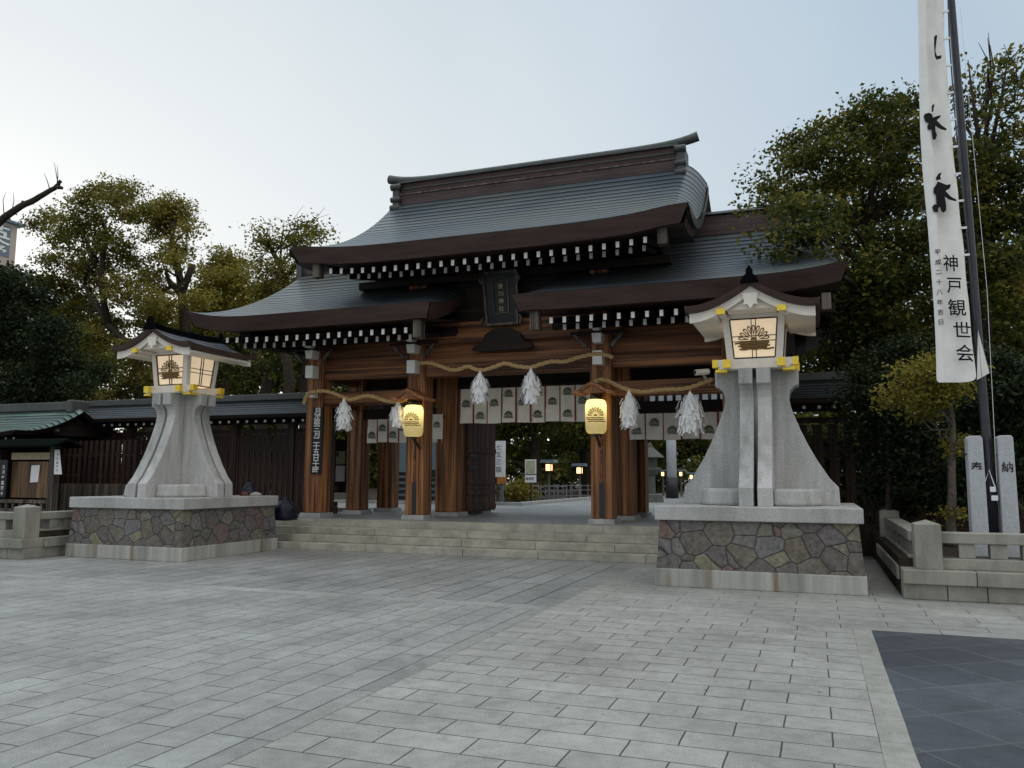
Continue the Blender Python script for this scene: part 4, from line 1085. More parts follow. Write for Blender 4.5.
ban = empty('tall_banner', (2.1, 12.75, 3.0), 'tall white vertical banner with black brush characters beside the flagpole', 'banner')
YB = 12.72
rows = [(-40, 916.5, 922, 941), (0, 917.5, 926, 943.5), (45, 918.5, 926.5, 945), (90, 919, 928.5, 948.5), (135, 920, 931.5, 952), (180, 923, 934.5, 956.5), (225, 927.5, 937, 961.5), (270, 931, 939.5, 966), (310, 934, 941.5, 969.5), (350, 935.8, 943, 973.5), (383, 936.5, 944.5, 977)]
def lerp_row(py):
    for a, b in zip(rows, rows[1:]):
        if a[0] <= py <= b[0]:
            k = (py - a[0]) / (b[0] - a[0]); return [a[i] + (b[i] - a[i]) * k for i in (1, 2, 3)]
P = []
for i in range(46):
    py = -40 + 423 * i / 45; l, m_, r_ = lerp_row(py); fold = max(0., 1 - max(0, py - 240) / 120)
    a = at(l, py, YB - .10); b = at((l + m_) / 2, py, YB - .14 - .02 * fold); c = at(m_, py, YB - .12 - .03 * fold)
    d = at(m_ - 2.2 * fold + .2, py, YB - .02 - .04 * (1 - fold)); rip = .022 * math.sin(py * .085) + .014 * math.sin(py * .21 + 1); wob = .45 * math.sin(py * .105 + .6)
    e = at(m_ * .66 + r_ * .34, py, YB - .035 + rip); f_ = at(m_ * .33 + r_ * .67, py, YB - .05 - rip * .8); h_ = at(r_ + wob, py - (2.5 if i == 45 else 0), YB + rip * .5)
    c2 = at(m_ + .05, py, YB - .12 - .03 * fold + .012); c0 = at(m_ - .15, py, YB - .123 - .03 * fold)
    P.append([a, b, c0, c, c2, d, e, f_, h_])
g = MB(); g.grid(P); g.smooth = True; cl_ = g.build('cloth', 'banner', ban)
md = cl_.modifiers.new('t', 'SOLIDIFY'); md.thickness = .003
ms = cl_.modifiers.new('s', 'SUBSURF'); ms.levels = 1; ms.render_levels = 2
q = [at(978, 330, 12.96), at(989.5, 373, 12.96), at(977, 380, 12.96)]
g = MB(); g.prism([(0, 0), (1, 0), (2, 0)], lambda a, b: q[a], lambda a, b: q[a] + Vector((0, .01, 0))); g.build('cloth_corner', 'banner', ban)
for i in range(0, 30, 3):
    py = 12 + i * 9; r_ = lerp_row(py)[2]; a = at(r_ - .5, py, YB - .01); MB().box(a.x - .01, a.x + .07, a.y - .008, a.y + .008, a.z - .015, a.z + .015).build('tie_loop', 'paper', ban)
g = MB(); g.tube([at(lerp_row(py)[2] + 4.5, py, YB + .02) for py in range(-40, 330, 40)], .010, 6); g.build('banner_rod', 'steel', ban)
# brush characters: partly lost in the fold, as the cloth hangs
def strokes(polys):
    g = MB()
    for po in polys:
        lift_ = .075
        g.prism([(910 + x / 5.907, 90 + y / 5.907) for x, y in po], lambda a, b: at(a, b, YB - .075 - .1), lambda a, b: at(a, b, YB - .073 - .1))
    return g
for po in ([[(128, 92), (146, 80), (140, 110), (136, 132), (128, 128)],
             [(80, 158), (88, 140), (112, 134), (130, 142), (136, 162), (152, 156), (184, 148), (178, 162), (158, 178), (184, 206), (218, 230), (210, 240), (176, 230), (150, 212), (150, 240), (160, 266), (150, 294), (134, 292), (128, 250), (128, 236), (104, 232), (102, 210), (112, 198), (90, 186)],
             [(152, 520), (168, 494), (188, 486), (178, 510), (184, 528), (170, 530), (156, 536)],
             [(140, 580), (156, 556), (164, 540), (186, 548), (214, 560), (242, 556), (236, 580), (210, 596), (240, 628), (276, 648), (272, 658), (230, 648), (206, 630), (214, 680), (214, 712), (196, 726), (182, 712), (178, 690), (166, 700), (166, 724), (140, 718), (130, 692), (142, 676), (156, 676), (152, 620), (138, 606)],
             [(142, -312), (152, -326), (162, -322), (158, -300), (150, -230), (160, -200), (186, -206), (184, -186), (156, -178), (146, -200), (142, -260)],
             [(144, -560), (168, -556), (160, -536), (146, -530)]]):
    strokes([po]).build('brush_character', 'ink', ban)
for i, ch in enumerate('神戸観世会'):
    pc = at((950.5, 954.2, 957, 962, 965)[i], (263, 285.5, 307.5, 329.5, 353)[i], YB - .15)
    g = MB(); put_char(g, ch, lambda x, y: pc + Vector((1, .06, -.10)) * x + Vector((0, 0, 1)) * y, .25, .92 if i > 1 else .8); g.build('brush_character', 'ink', ban)
for i, ch in enumerate('平成二十八年吉日'):
    pc = at(937.8 + .45 * i, 252 + 10 * i, YB - .165); g = MB(); put_char(g, ch, lambda x, y: pc + Vector((1, 0, 0)) * x + Vector((0, 0, 1)) * y, .085); g.build('small_character', 'ink', ban)

# ================================================================== LEFT: NOTICE SHELTER AND HALL
t = empty('notice_shelter', (-19.0, 15.5, .5), 'roofed wooden notice board with a green copper roof left of the stone lamp', 'notice board')
MB().prism([(15.05, 2.28), (15.05, 2.33), (15.5, 2.52), (15.95, 2.33), (15.95, 2.28), (15.5, 2.44)], lambda a, z: (-22.5, a, z), lambda a, z: (-17.85, a, z)).build('roof', 'copperG', t)
MB().box(-19.80, -18.45, 15.50, 15.56, 1.0, 1.93).build('panel', 'noticewood', t)
MB().box(-19.80, -18.42, 15.46, 15.58, 1.98, 2.16).build('lintel', 'tan', t)
for x in (-18.30, -20.95): MB().box(x - .09, x + .09, 15.41, 15.59, .5, 2.35).build('post', 'greywood', t, bevel=.01)
for z in (.62, .86): MB().box(-22, -18.42, 15.42, 15.52, z, z + .09).build('rail', 'greywood', t)
x = -21.9
while x < -18.5: MB().box(x, x + .08, 15.44, 15.50, .712, .858).build('rail_block', 'greywood', t); x += .25
a = at(38, 467, 15.45); b = at(29, 482, 15.45)
tag(MB().prism([(29.8, 482.5), (38, 482), (40, 465), (31.5, 465.5)], lambda x, y: at(x, y, 15.48), lambda x, y: at(x, y, 15.495)).build('paper_sheet', 'paper', origin=tuple(at(35, 482, 15.48))), 'white sheet of paper pinned to the wooden notice panel', 'paper sheet')
t2 = empty('sign_board', (-20.3, 15.42, 1.0), 'black board with white vertical characters at the left end of the notice shelter', 'sign')
MB().box(-20.9, -19.82, 15.38, 15.42, 1.0, 1.97).build('board', 'signblack', t2)
g = MB(); vertical_text(g, '五月拳嘉図令', (-19.95, 15.376, 1.86), (1, 0, 0), (0, 0, 1), .11, .138)
vertical_text(g, '毎週日曜日午前十時', (-20.14, 15.376, 1.88), (1, 0, 0), (0, 0, 1), .075, .095); g.build('lettering', 'white', t2)
t3 = empty('paper_notice', (-18.08, 15.4, 1.6), 'narrow white notice with small writing hanging on the shelter post', 'notice')
MB().prism([(-18.19, 2.22), (-18.04, 2.22), (-17.90, 1.60), (-18.16, 1.60)], lambda a, z: (a, 15.38, z), lambda a, z: (a, 15.395, z)).build('sheet', 'paper', t3)
g = MB(); vertical_text(g, '参拝御案内', (-18.07, 15.377, 2.15), (1, 0, 0), (0, 0, 1), .06, .1); g.build('lettering', 'ink', t3)

h = empty('copper_roofed_hall', (-24, 19, .6), 'small dark hall with a curved green copper roof at the left edge', 'hall')
tp, cv, fa = roof(h, -29, -19.75, 17.6, 3.52, 2.1, 2.66, sag=.55, lift=(.05, .12), thick=.12, roll=(.2, .2), rolld=.1, nx=30, nv=14, copper='copperG', fascia='dark', soffit_in=1.4, soffit_rise=.25, pull=.0, inset=.05)
MB().box(-29, -20.1, 17.4, 17.8, 3.44, 3.70).build('ridge_box', 'ridgecap', h, bevel=.03)
MB().box(-20.15, -19.9, 17.3, 17.9, 3.36, 3.74).build('ridge_end', 'ridgecap', h, bevel=.05)
MB().box(-28.6, -21.0, 16.3, 18.7, .6, 2.75).build('wall', 'dark', h)
for x in (-21.1, -23.2, -25.3): MB().box(x - .09, x + .09, 16.1, 16.28, .6, 2.7).build('post', 'darkZ', h)
f_ = MB().box(-.03, .03, -.02, .5, -.04, .04).build('rafter', 'dark', h, origin=(0, 0, 0)); f_.location = Vector((-20.1, 15.75, 2.54)) - h.location
cp = MB().box(-.032, .032, -.035, -.0205, -.042, .042).build('rafter_cap', 'white2', f_, origin=(0, 0, 0))
for i in range(1, 26):
    k = f_.copy(); C.objects.link(k); k.parent = h; k.location = Vector((-20.1 - .3 * i, 15.75, 2.54)) - h.location; q_ = cp.copy(); C.objects.link(q_); q_.parent = k
MB().prism([(15.9, 2.7), (17.6, 3.3), (19.3, 2.7)], lambda a, z: (-20.12, a, z), lambda a, z: (-20.08, a, z)).build('gable_wall', 'dark', h)
g = MB(); g.lathe((-20.0, 16.9, 2.75), [(.03, 0), (.11, .05), (.11, .12), (.03, .18)], 10); g.build('gable_pendant', 'greywood', h)
# side picket gate beside the hall
t = empty('picket_gate', (-19.9, 17.3, .5), 'dark picket gate between the copper roofed hall and the left stone lamp', 'gate')
for z in (1.0, 1.55, 2.1): MB().box(-20.9, -17.4, 17.3, 17.36, z, z + .08).build('rail', 'darkZ', t)
x = -20.9
while x < -17.4: MB().box(x, x + .10, 17.26, 17.299, .5, 2.55).build('picket', 'darkZ', t); x += .2
MB().box(-20.9, -17.4, 17.21, 17.255, .5, 1.35).build('skirt_panel', 'greywood', t)

# ================================================================== INSIDE THE PRECINCT
def garden_lantern(px, py, Y, s, label):
    c = at(px, py, Y); t = empty('garden_lantern', (c.x, Y, .59), label, 'lantern', 'small lit hooded lanterns inside the precinct')
    MB().box(c.x - .05, c.x + .05, Y - .05, Y + .05, .58, c.z - .2*s).build('post', 'greywood', t)
    MB().box(c.x - .17*s, c.x + .17*s, Y - .17*s, Y + .17*s, c.z - .2*s, c.z + .2*s).build('light_box', 'glowsmall', t)
    g = MB()
    for a, b in ((-1, -1), (1, -1), (1, 1), (-1, 1)): g.box(c.x + a*.19*s - .02, c.x + a*.19*s + .02, Y + b*.19*s - .02, Y + b*.19*s + .02, c.z - .25*s, c.z + .3*s)
    g.box(c.x - .24*s, c.x + .24*s, Y - .24*s, Y + .24*s, c.z - .28*s, c.z - .203*s); g.build('cage', 'dark', t)
    MB().prism([(-.5*s, .30*s), (.5*s, .30*s), (.42*s, .50*s), (-.42*s, .50*s)], lambda a, z: (c.x + a, Y - .42*s, c.z + z), lambda a, z: (c.x + a, Y + .42*s, c.z + z)).build('hood_roof', 'bluegrey', t)
garden_lantern(549, 467.5, 34, .68, 'small lit hooded lantern nearer the information sign, seen through the central passage')
garden_lantern(579.5, 470.5, 38, .68, 'small lit hooded lantern next to the right central pillar, seen through the passage')
garden_lantern(663, 474, 44, .5, 'small lit hooded lantern left of the granite torii leg')
garden_lantern(681, 474, 44, .5, 'small lit hooded lantern right of the granite torii leg')
garden_lantern(691.5, 477, 44, .5, 'small lit hooded lantern closest to the right stone lamp neck, behind the torii')
c = at(550, 439, 46)
t = empty('street_lamp', (c.x + 1.2, 46, .59), 'bright street lamp on a bent arm beyond the central passage', 'street lamp')
g = MB(); g.tube([(c.x + 1.3, 46, .58), (c.x + 1.3, 46, c.z + .1), (c.x + .9, 46, c.z + .25), (c.x, 46, c.z + .1)], .05, 8); g.build('post', 'iron', t)
g = MB(); g.smooth = True; g.lathe((c.x, 46, c.z), [(.06, -.12), (.22, -.1), (.26, 0), (.1, .08)], 14); g.build('lamp_head', 'streetlight', t)
# signs
def rect(px0, py0, px1, py1, Y): return at(px0, py0, Y), at(px1, py1, Y)
a, b = rect(491.5, 441, 505, 477, 29)
t = empty('notice_board', ((a.x + b.x) / 2, 29, .59), 'tall white notice board with coloured writing behind the open door leaf', 'notice board')
MB().box(a.x, b.x, 29, 29.05, b.z, a.z).build('board', 'paper', t); MB().box(a.x + .2, a.x + .26, 29.051, 29.1, .58, a.z).build('post', 'greywood', t)
g = MB(); vertical_text(g, '七五三詣', ((a.x + b.x) / 2 + .02, 28.995, a.z - .1), (1, 0, 0), (0, 0, 1), .24, .28); g.build('lettering', 'bluegrey', t)
g = MB(); vertical_text(g, '受付中', (a.x + .1, 28.995, a.z - .15), (1, 0, 0), (0, 0, 1), .13, .2); g.build('side_lettering', 'red', t)
a, b = rect(500, 477, 509, 484, 29)
t = empty('small_sign', ((a.x + b.x) / 2, 28.7, .59), 'small orange sign on a post under the tall white notice board', 'sign')
MB().box(a.x, b.x, 28.7, 28.73, b.z, a.z).build('board', 'orange', t); MB().box((a.x + b.x) / 2 - .05, (a.x + b.x) / 2 + .05, 28.731, 28.8, .58, b.z + .1).build('post', 'bluegrey', t)
a, b = rect(525, 459.5, 536, 474, 29.5)
t = empty('information_sign', ((a.x + b.x) / 2, 29.5, .59), 'information sign with a yellowed poster above a white plate on a pole', 'sign')
MB().box(a.x, b.x, 29.5, 29.53, b.z, a.z).build('backing', 'paper', t); MB().box(a.x + .04, b.x - .04, 29.49, 29.4995, b.z + .03, a.z - .04).build('poster', 'paper_c', t)
a2, b2 = rect(525, 475, 536, 482.5, 29.5)
MB().box(a2.x, b2.x, 29.5, 29.53, b2.z, a2.z).build('plate', 'paper', t)
g = MB()
for i, ch in enumerate('参拝所'): put_char(g, ch, lambda x, y: Vector((a2.x + .08 + .115 * i + x, 29.495, (a2.z + b2.z) / 2 + y)), .11)
g.build('lettering', 'ink', t); MB().box((a.x + b.x) / 2 - .03, (a.x + b.x) / 2 + .03, 29.54, 29.6, .58, a.z).build('post', 'steel', t)
# low pale railings and racks
def rack(x, y, ln, label):
    t = empty('prayer_rack', (x, y, .59), label, 'rack', 'low pale racks standing in the precinct')
    for z in (.75, 1.0, 1.2): MB().bar((x - ln/2, y, z), (x + ln/2, y, z), .03).build('rail', 'greywood2', t)
    k = int(ln / .35)
    for i in range(k + 1): MB().bar((x - ln/2 + ln * i / k, y, .58), (x - ln/2 + ln * i / k, y, 1.28), .03).build('upright', 'greywood2', t)
for px, py, Y, ln, lb in ((500, 492, 31, 2.0, 'low pale rack behind the orange sign'), (545, 491, 33, 1.9, 'low pale rack below the nearer small lantern'), (563, 490, 36, 1.7, 'low pale rack between the two small lanterns'), (588, 489, 37, 1.7, 'low pale rack beside the right central pillar'), (520, 492, 36, 1.8, 'low pale rack behind the information sign')):
    c = at(px, py, Y); rack(c.x, Y, ln, lb)
# kerbed island
tag(MB().box(-19, -9.6, 26.8, 27.05, .586, .70).box(-9.85, -9.6, 27.051, 48, .586, .70).build('stone_kerb', 'granite', origin=(-10, 27, .59)), 'pale stone kerb edging the planted area beyond the passage', 'kerb')
slab('planting_bed', 'soil', -60, -9.86, 27.06, 90, .5, .64)
slab('planting_bed', 'soil', -3.2, 60, 30, 90, .5, .64)
# torii
t = empty('granite_torii', (-4.3, 40, .59), 'pale granite torii with black leg sleeves seen through the right opening', 'torii')
for x in (-6.62, -2.0):
    l_ = MB(); l_.smooth = True; l_.lathe((x, 40, .58), [(.25, 0), (.235, 4.6)], 18); l_ = l_.build('leg', 'torii', t)
    g = MB(); g.smooth = True; g.lathe((x, 40, .58), [(.31, .0), (.30, 1.0), (.24, 1.01)], 18); g.build('leg_sleeve', 'iron', l_)
MB().box(-7.6, -1.0, 39.8, 40.2, 5.18, 5.6, -.12).build('top_beam', 'torii', t); MB().box(-7.2, -1.4, 39.88, 40.12, 4.4, 4.7).build('tie_beam', 'torii', t)
# stone lantern silhouette
c = at(650, 470, 33)
t = empty('old_stone_lantern', (c.x, 33, .59), 'dark old stone lantern just right of the right gate pillars', 'stone lantern')
for nm, pr in (('base', [(.55, 0), (.5, .3), (.28, .35)]), ('shaft', [(.22, .351), (.2, 1.1)]), ('platform', [(.25, 1.101), (.45, 1.3), (.45, 1.4)]), ('fire_box', [(.3, 1.401), (.3, 1.8)]), ('cap', [(.6, 1.801), (.5, 1.9), (.15, 2.2), (.08, 2.4)])):
    MB().lathe((c.x, 33, .585), pr, 8).build(nm, 'darkstone', t)
# shed behind left
a, b = rect(396, 414, 441, 497, 27)
t = empty('site_shed', ((a.x + b.x) / 2, 28, .59), 'blue grey shed with a white roof behind the left lantern pillar', 'shed')
MB().box(a.x, b.x, 27, 29, .586, a.z - .25).build('wall', 'bluegrey', t)
MB().box(a.x - .15, b.x + .15, 26.8, 29.2, a.z - .249, a.z).build('roof', 'paper', t)
for i in range(5): MB().box(a.x + .1, b.x - .1, 26.98, 26.999, .75 + .22 * i, .87 + .22 * i).build('louvre', 'steel', t)

# ================================================================== TREES
def leaves(mb_name, blobs, m, parent, leaf, dens, seed, up=.35):
    """blobs: (centre, (rx,ry,rz)); leaf-sized quads gathered in small sprays through the volume"""
    rs = np.random.RandomState(seed); Cs = []
    for c, r_ in blobs:
        c = np.array(c); r_ = np.array(r_)
        k = max(3, int(dens * (r_[0] * r_[1] * r_[2]) ** (2 / 3.) * 1.5 / (leaf * leaf)))
        d = rs.normal(size=(k, 3)); d /= np.linalg.norm(d, axis=1)[:, None]
        rad = rs.uniform(.12, 1.0, size=(k, 1)) ** .5
        sub = c + d * rad * r_ + rs.normal(size=(k, 3)) * leaf * .4
        n = rs.randint(26, 70, size=k)
        idx = np.repeat(np.arange(k), n)
        sp = (leaf * rs.uniform(1.0, 2.3, size=k))[idx][:, None] * np.array([1.3, 1.3, .6])
        Cs.append(sub[idx] + np.clip(rs.normal(size=(len(idx), 3)), -1.7, 1.7) * sp)
    P = np.concatenate(Cs); n = len(P)
    nr = rs.normal(size=(n, 3)); nr[:, 2] = np.abs(nr[:, 2]) + up; nr /= np.linalg.norm(nr, axis=1)[:, None]
    a = np.cross(nr, rs.normal(size=(n, 3))); a /= np.linalg.norm(a, axis=1)[:, None]; b = np.cross(nr, a)
    s = leaf * rs.uniform(.6, 1.25, size=(n, 1))
    V = np.stack([P - a * s * .5, P + b * s * .33 - a * s * .05, P + a * s * .5 - nr * s * .12, P - b * s * .33 - a * s * .05], axis=1).reshape(-1, 3)
    off = np.zeros(3); p = parent
    while p is not None: off += np.array(p.location); p = p.parent
    V -= off
    me = bpy.data.meshes.new(mb_name); me.vertices.add(4 * n); me.vertices.foreach_set('co', V.astype(np.float32).ravel())
    me.loops.add(4 * n); me.polygons.add(n)
    me.loops.foreach_set('vertex_index', np.arange(4 * n, dtype=np.int32))
    me.polygons.foreach_set('loop_start', np.arange(0, 4 * n, 4, dtype=np.int32)); me.polygons.foreach_set('loop_total', np.full(n, 4, dtype=np.int32))
    me.update(calc_edges=True); me.materials.append(MT[m])
    o = bpy.data.objects.new(mb_name, me); C.objects.link(o); o.parent = parent
    return n

def tree(name, label, cat, trunk, tw, blobs, m, leaf=.17, dens=1.0, seed=1, bark='bark', limbs=True, twigs=0, group=None, extra=()):
    """trunk: list of points; blobs: (centre, radii)"""
    rs = random.Random(seed)
    root = empty(name, tuple(trunk[0]), label, cat, group)
    g = MB(); g.smooth = True
    pts = []; 
    for i in range(len(trunk) - 1):
        for k in range(4):
            p = Vector(trunk[i]).lerp(Vector(trunk[i+1]), k / 4); pts.append(p + Vector((rs.uniform(-1, 1), rs.uniform(-1, 1), 0)) * tw * .12)
    pts.append(Vector(trunk[-1])); n = len(pts)
    rad = [tw * (1.25 if i == 0 else 1 - .72 * i / n) for i in range(n)]
    g.tube(pts, rad, 10)
    tips = []
    if limbs:
        for bi, (c, r_) in enumerate(blobs):
            c = Vector(c)
            if bi % 2 and len(blobs) > 20: continue
            # start from the trunk point somewhat below the clump
            cand = [(abs((p - c).length - 0) + max(0, p.z - c.z + .4) * 3, i) for i, p in enumerate(pts) if i > n * .25]
            i = min(cand)[1]; p0 = pts[i]; mid = p0.lerp(c, .5) + Vector((rs.uniform(-.3, .3), rs.uniform(-.3, .3), rs.uniform(-.1, .5))) * min(1, (c - p0).length * .4)
            br = [p0, p0.lerp(mid, .5) + Vector((rs.uniform(-.1, .1), 0, rs.uniform(-.1, .1))), mid, mid.lerp(c, .5) + Vector((rs.uniform(-.15, .15), rs.uniform(-.15, .15), .1)), c]
            r0 = min(rad[i] * .42, tw * .24)
            g.tube(br, [r0, r0 * .8, r0 * .62, r0 * .45, r0 * .25], 7)
            for q in range(5):
                d = Vector((rs.gauss(0, 1), rs.gauss(0, 1), rs.gauss(.3, 1))).normalized(); e = c + Vector((d.x * r_[0], d.y * r_[1], d.z * r_[2])) * .9
                s0 = mid.lerp(c, rs.uniform(.3, 1)); g.tube([s0, s0.lerp(e, .5) + Vector((0, 0, .1)), e], [r0 * .3, r0 * .2, .012], 5)
    for br, rr in extra: g.tube([Vector(b) for b in br], rr, 7)
    for q in range(twigs):
        c, r_ = rs.choice(blobs); c = Vector(c); d = Vector((rs.gauss(0, .6), rs.gauss(0, .4), 1)).normalized()
        s0 = c + Vector((rs.gauss(0, .4) * r_[0], 0, r_[2] * .3)); e = s0 + d * rs.uniform(.6, 1.3) * r_[2]
        md_ = s0.lerp(e, .5) + Vector((rs.gauss(0, .1), 0, 0)); g.tube([s0, md_, e], [.03, .018, .006], 4)
        for z in range(2): e2 = md_ + Vector((rs.gauss(0, .5), rs.gauss(0, .3), rs.uniform(.2, .7))); g.tube([md_, e2], [.014, .005], 4)
    g.build('trunk', bark, root)
    k = leaves('crown', blobs, m, root, leaf, dens, seed); 
    return root
def PB(lst, Y, jit=1.5, seed=0, flat=.85):
    """clump list from photo outline: (px, py, radius px [, dY]) -> real clumps around distance Y"""
    rs = random.Random(seed); out_ = []
    for q in lst:
        px, py, r_ = q[:3]; y = Y + (q[3] if len(q) > 3 else rs.uniform(-jit, jit)); c = at(px, py, y)
        dist = (c - Vector((0, 0, EYE))).dot(FW); rw = r_ * dist / FPX
        out_.append((tuple(c), (rw, rw * rs.uniform(.8, 1.1), rw * flat)))
    return out_
def TP(lst, Y): return [tuple(at(a, b, Y)) for a, b in lst]
def foot(pts, z=.5): p = pts[0]; return [(p[0], p[1], z)] + pts

# big camphor left
tr = TP([(155, 440), (138, 372), (128, 345), (108, 325), (93, 300), (84, 285)], 25)
tree('camphor_tree', 'tall camphor with a leaning dark trunk behind the left stone lamp', 'tree', foot(tr), .25,
     PB([(88, 205, 18), (110, 192, 16), (130, 192, 14), (118, 207, 16), (75, 222, 17), (50, 215, 10), (40, 228, 11), (62, 240, 15), (95, 232, 16), (112, 245, 18), (135, 215, 11), (80, 260, 18), (50, 262, 13), (130, 262, 16), (100, 275, 20), (62, 285, 18), (38, 282, 14), (125, 290, 20), (145, 280, 12), (150, 300, 16), (100, 365, 18), (135, 385, 18), (110, 398, 16), (155, 375, 16), (80, 385, 16), (165, 398, 14), (85, 305, 20), (60, 320, 16), (110, 330, 18), (150, 325, 18), (45, 310, 14), (30, 300, 12), (90, 340, 16), (165, 345, 16), (130, 355, 18), (70, 350, 14)], 25, 1.6, 3), 'leaf_camphor', .13, .8, 11, twigs=10,
     extra=[(TP([(108, 325), (100, 280), (104, 250), (106, 232), (100, 214)], 25), [.15, .12, .10, .07, .04]), (TP([(97, 262), (88, 245), (84, 235)], 25), [.1, .07, .04])])
tr = TP([(185, 330), (183, 300), (180, 278), (177, 262), (172, 240), (174, 222)], 27)
tree('camphor_tree', 'pollarded camphor with a sawn off limb stub, left of the yellowish trees', 'tree', foot(tr), .25,
     PB([(172, 208, 15), (185, 215, 12), (158, 215, 14), (148, 210, 9), (165, 228, 14), (150, 235, 9), (188, 230, 9), (172, 252, 13), (180, 262, 11), (160, 262, 9), (155, 275, 8), (165, 290, 12), (186, 250, 7), (200, 300, 12), (165, 310, 14)], 27, 1.0, 5), 'leaf_yellow', .13, .9, 12,
     extra=[(TP([(181, 296), (187, 280), (193, 264)], 27), [.17, .15, .13]), (TP([(182, 292), (170, 284), (166, 272)], 27), [.14, .1, .07])])
tr = TP([(222, 390), (224, 340), (222, 300)], 30)
tree('camphor_tree', 'round yellowish camphor crown rising left of the lower gate roof', 'tree', foot(tr), .35,
     PB([(222, 262, 16), (236, 262, 14), (210, 275, 14), (240, 280, 16), (222, 285, 18), (200, 292, 14), (215, 305, 18), (245, 302, 16), (195, 312, 14), (232, 318, 18), (258, 290, 12), (262, 308, 14), (210, 330, 18), (185, 332, 14), (240, 340, 18), (200, 350, 16)], 30, 1.5, 7), 'leaf_yellow', .15, .9, 13)
tr = TP([(283, 430), (290, 380), (284, 345), (281, 300), (280, 265), (272, 250)], 24)
tree('camphor_tree', 'thin topped tree with bare twigs rising over the left end of the lower gate roof', 'tree', foot(tr), .26,
     PB([(265, 245, 11), (262, 232, 5), (283, 262, 10), (300, 232, 13), (312, 225, 8), (318, 236, 9), (296, 244, 9), (275, 275, 13), (258, 262, 9), (290, 285, 14), (268, 292, 14), (300, 300, 14), (312, 258, 7), (280, 310, 14), (262, 330, 12)], 24, 1.0, 9), 'leaf_camphor', .13, .85, 14, twigs=16,
     extra=[(TP([(283, 280), (300, 262), (306, 245)], 24), [.1, .07, .04]), (TP([(272, 250), (262, 238), (250, 222)], 24), [.06, .035, .01]), (TP([(280, 262), (282, 240), (284, 222)], 24), [.05, .03, .01])])
for i, (px, Y) in enumerate(((262, 27), (305, 26.5))):
    tr = TP([(px, 420), (px + (6 if i == 0 else -2), 380), (px - 8 if i == 0 else px + 6, 350), (px - 12 if i == 0 else px + 10, 325)], Y)
    tree('camphor_tree', ('dark trunked tree standing just left of the thin topped tree behind the fence', 'dark trunked tree close to the left end pillar of the gate')[i], 'tree', foot(tr), .28,
         PB([(px - 30, 345, 16), (px - 10, 330, 16), (px + 15, 330, 14), (px - 45, 370, 14), (px - 25, 372, 10), (px + 20, 360, 8)], Y, 1.0, 20 + i), 'leaf_mid', .15, .8, 21 + i)
# dark tree far left
tr = TP([(30, 470), (32, 420), (35, 370), (30, 330)], 19.8)
tree('evergreen_tree', 'dense dark evergreen rising behind the copper roofed hall at the left edge', 'tree', foot(tr), .3,
     PB([(10, 280, 22), (35, 300, 18), (0, 310, 24), (25, 325, 24), (52, 335, 20), (8, 350, 26), (40, 360, 24), (66, 365, 18), (20, 385, 26), (55, 388, 20), (-10, 330, 24), (-15, 290, 22), (80, 385, 14), (0, 400, 18), (95, 372, 12)], 20.2, 1.2, 31), 'leaf_dark', .13, 1.1, 31)
tr = TP([(-60, 420), (-40, 300), (-20, 245), (0, 221), (20, 207), (40, 197), (55, 188), (61, 181)], 17)
tree('pruned_tree', 'bare heavily pruned branch reaching in from the left edge against the sky', 'tree', foot(tr), .17,
     PB([(-50, 240, 12), (-30, 215, 9)], 17, .5, 33), 'leaf_mid', .16, .6, 33, limbs=False,
     extra=[(TP([(22, 206), (24, 201)], 17), [.07, .06]), (TP([(57, 187), (62, 188)], 17), [.07, .05])] + [(TP(q, 17), [.016, .010, .004]) for q in (((58, 184), (56, 172), (54, 162)), ((57, 184), (58, 175), (57, 165)), ((4, 215), (3, 200), (6, 192)), ((12, 211), (14, 200), (13, 192)), ((50, 190), (47, 180), (44, 173)))])
# the big evergreen camphor right of the gate
tr = TP([(905, 480), (898, 400), (890, 340), (880, 280), (868, 230)], 22)
tree('camphor_tree', 'big camphor crown overhanging the right end of the gate roof', 'tree', foot(tr), .36,
     PB([(862, 112, 18), (885, 108, 18), (905, 105, 14), (840, 128, 16), (820, 135, 13), (800, 142, 13), (785, 155, 12), (765, 180, 9), (758, 190, 7), (775, 192, 12), (800, 165, 18), (830, 155, 22), (860, 140, 22), (890, 135, 24), (912, 130, 18), (780, 215, 14), (805, 195, 20), (840, 185, 24), (875, 172, 26), (905, 165, 26), (795, 235, 14, -5.5), (768, 240, 8, -5.5), (760, 205, 8, -5), (785, 205, 13, -5), (815, 235, 15, -5.5), (822, 262, 10, -5.5), (800, 210, 14, -5), (825, 205, 14, -5), (785, 250, 9, -5.8), (820, 222, 20), (850, 215, 24), (885, 208, 26), (915, 200, 22), (862, 245, 22), (892, 245, 26), (845, 275, 15, -2), (870, 290, 20, -2.5), (850, 310, 14, -2), (880, 325, 22, -2.5), (855, 345, 16, -2), (900, 345, 22, -2), (875, 265, 20, -2.5), (838, 325, 10, -1.5), (843, 365, 12, -1.5), (878, 368, 18, -2), (915, 240, 24), (838, 250, 13), (812, 245, 12), (862, 278, 20), (890, 285, 24), (915, 285, 24), (850, 300, 14), (845, 330, 14), (870, 312, 22), (900, 322, 26), (840, 352, 14), (868, 345, 22), (895, 360, 24), (830, 365, 10), (915, 350, 20)], 22, 1.5, 41), 'leaf_mid', .125, .95, 41, twigs=4)
tr = TP([(985, 480), (982, 380), (978, 300), (982, 230), (985, 165)], 19.5)
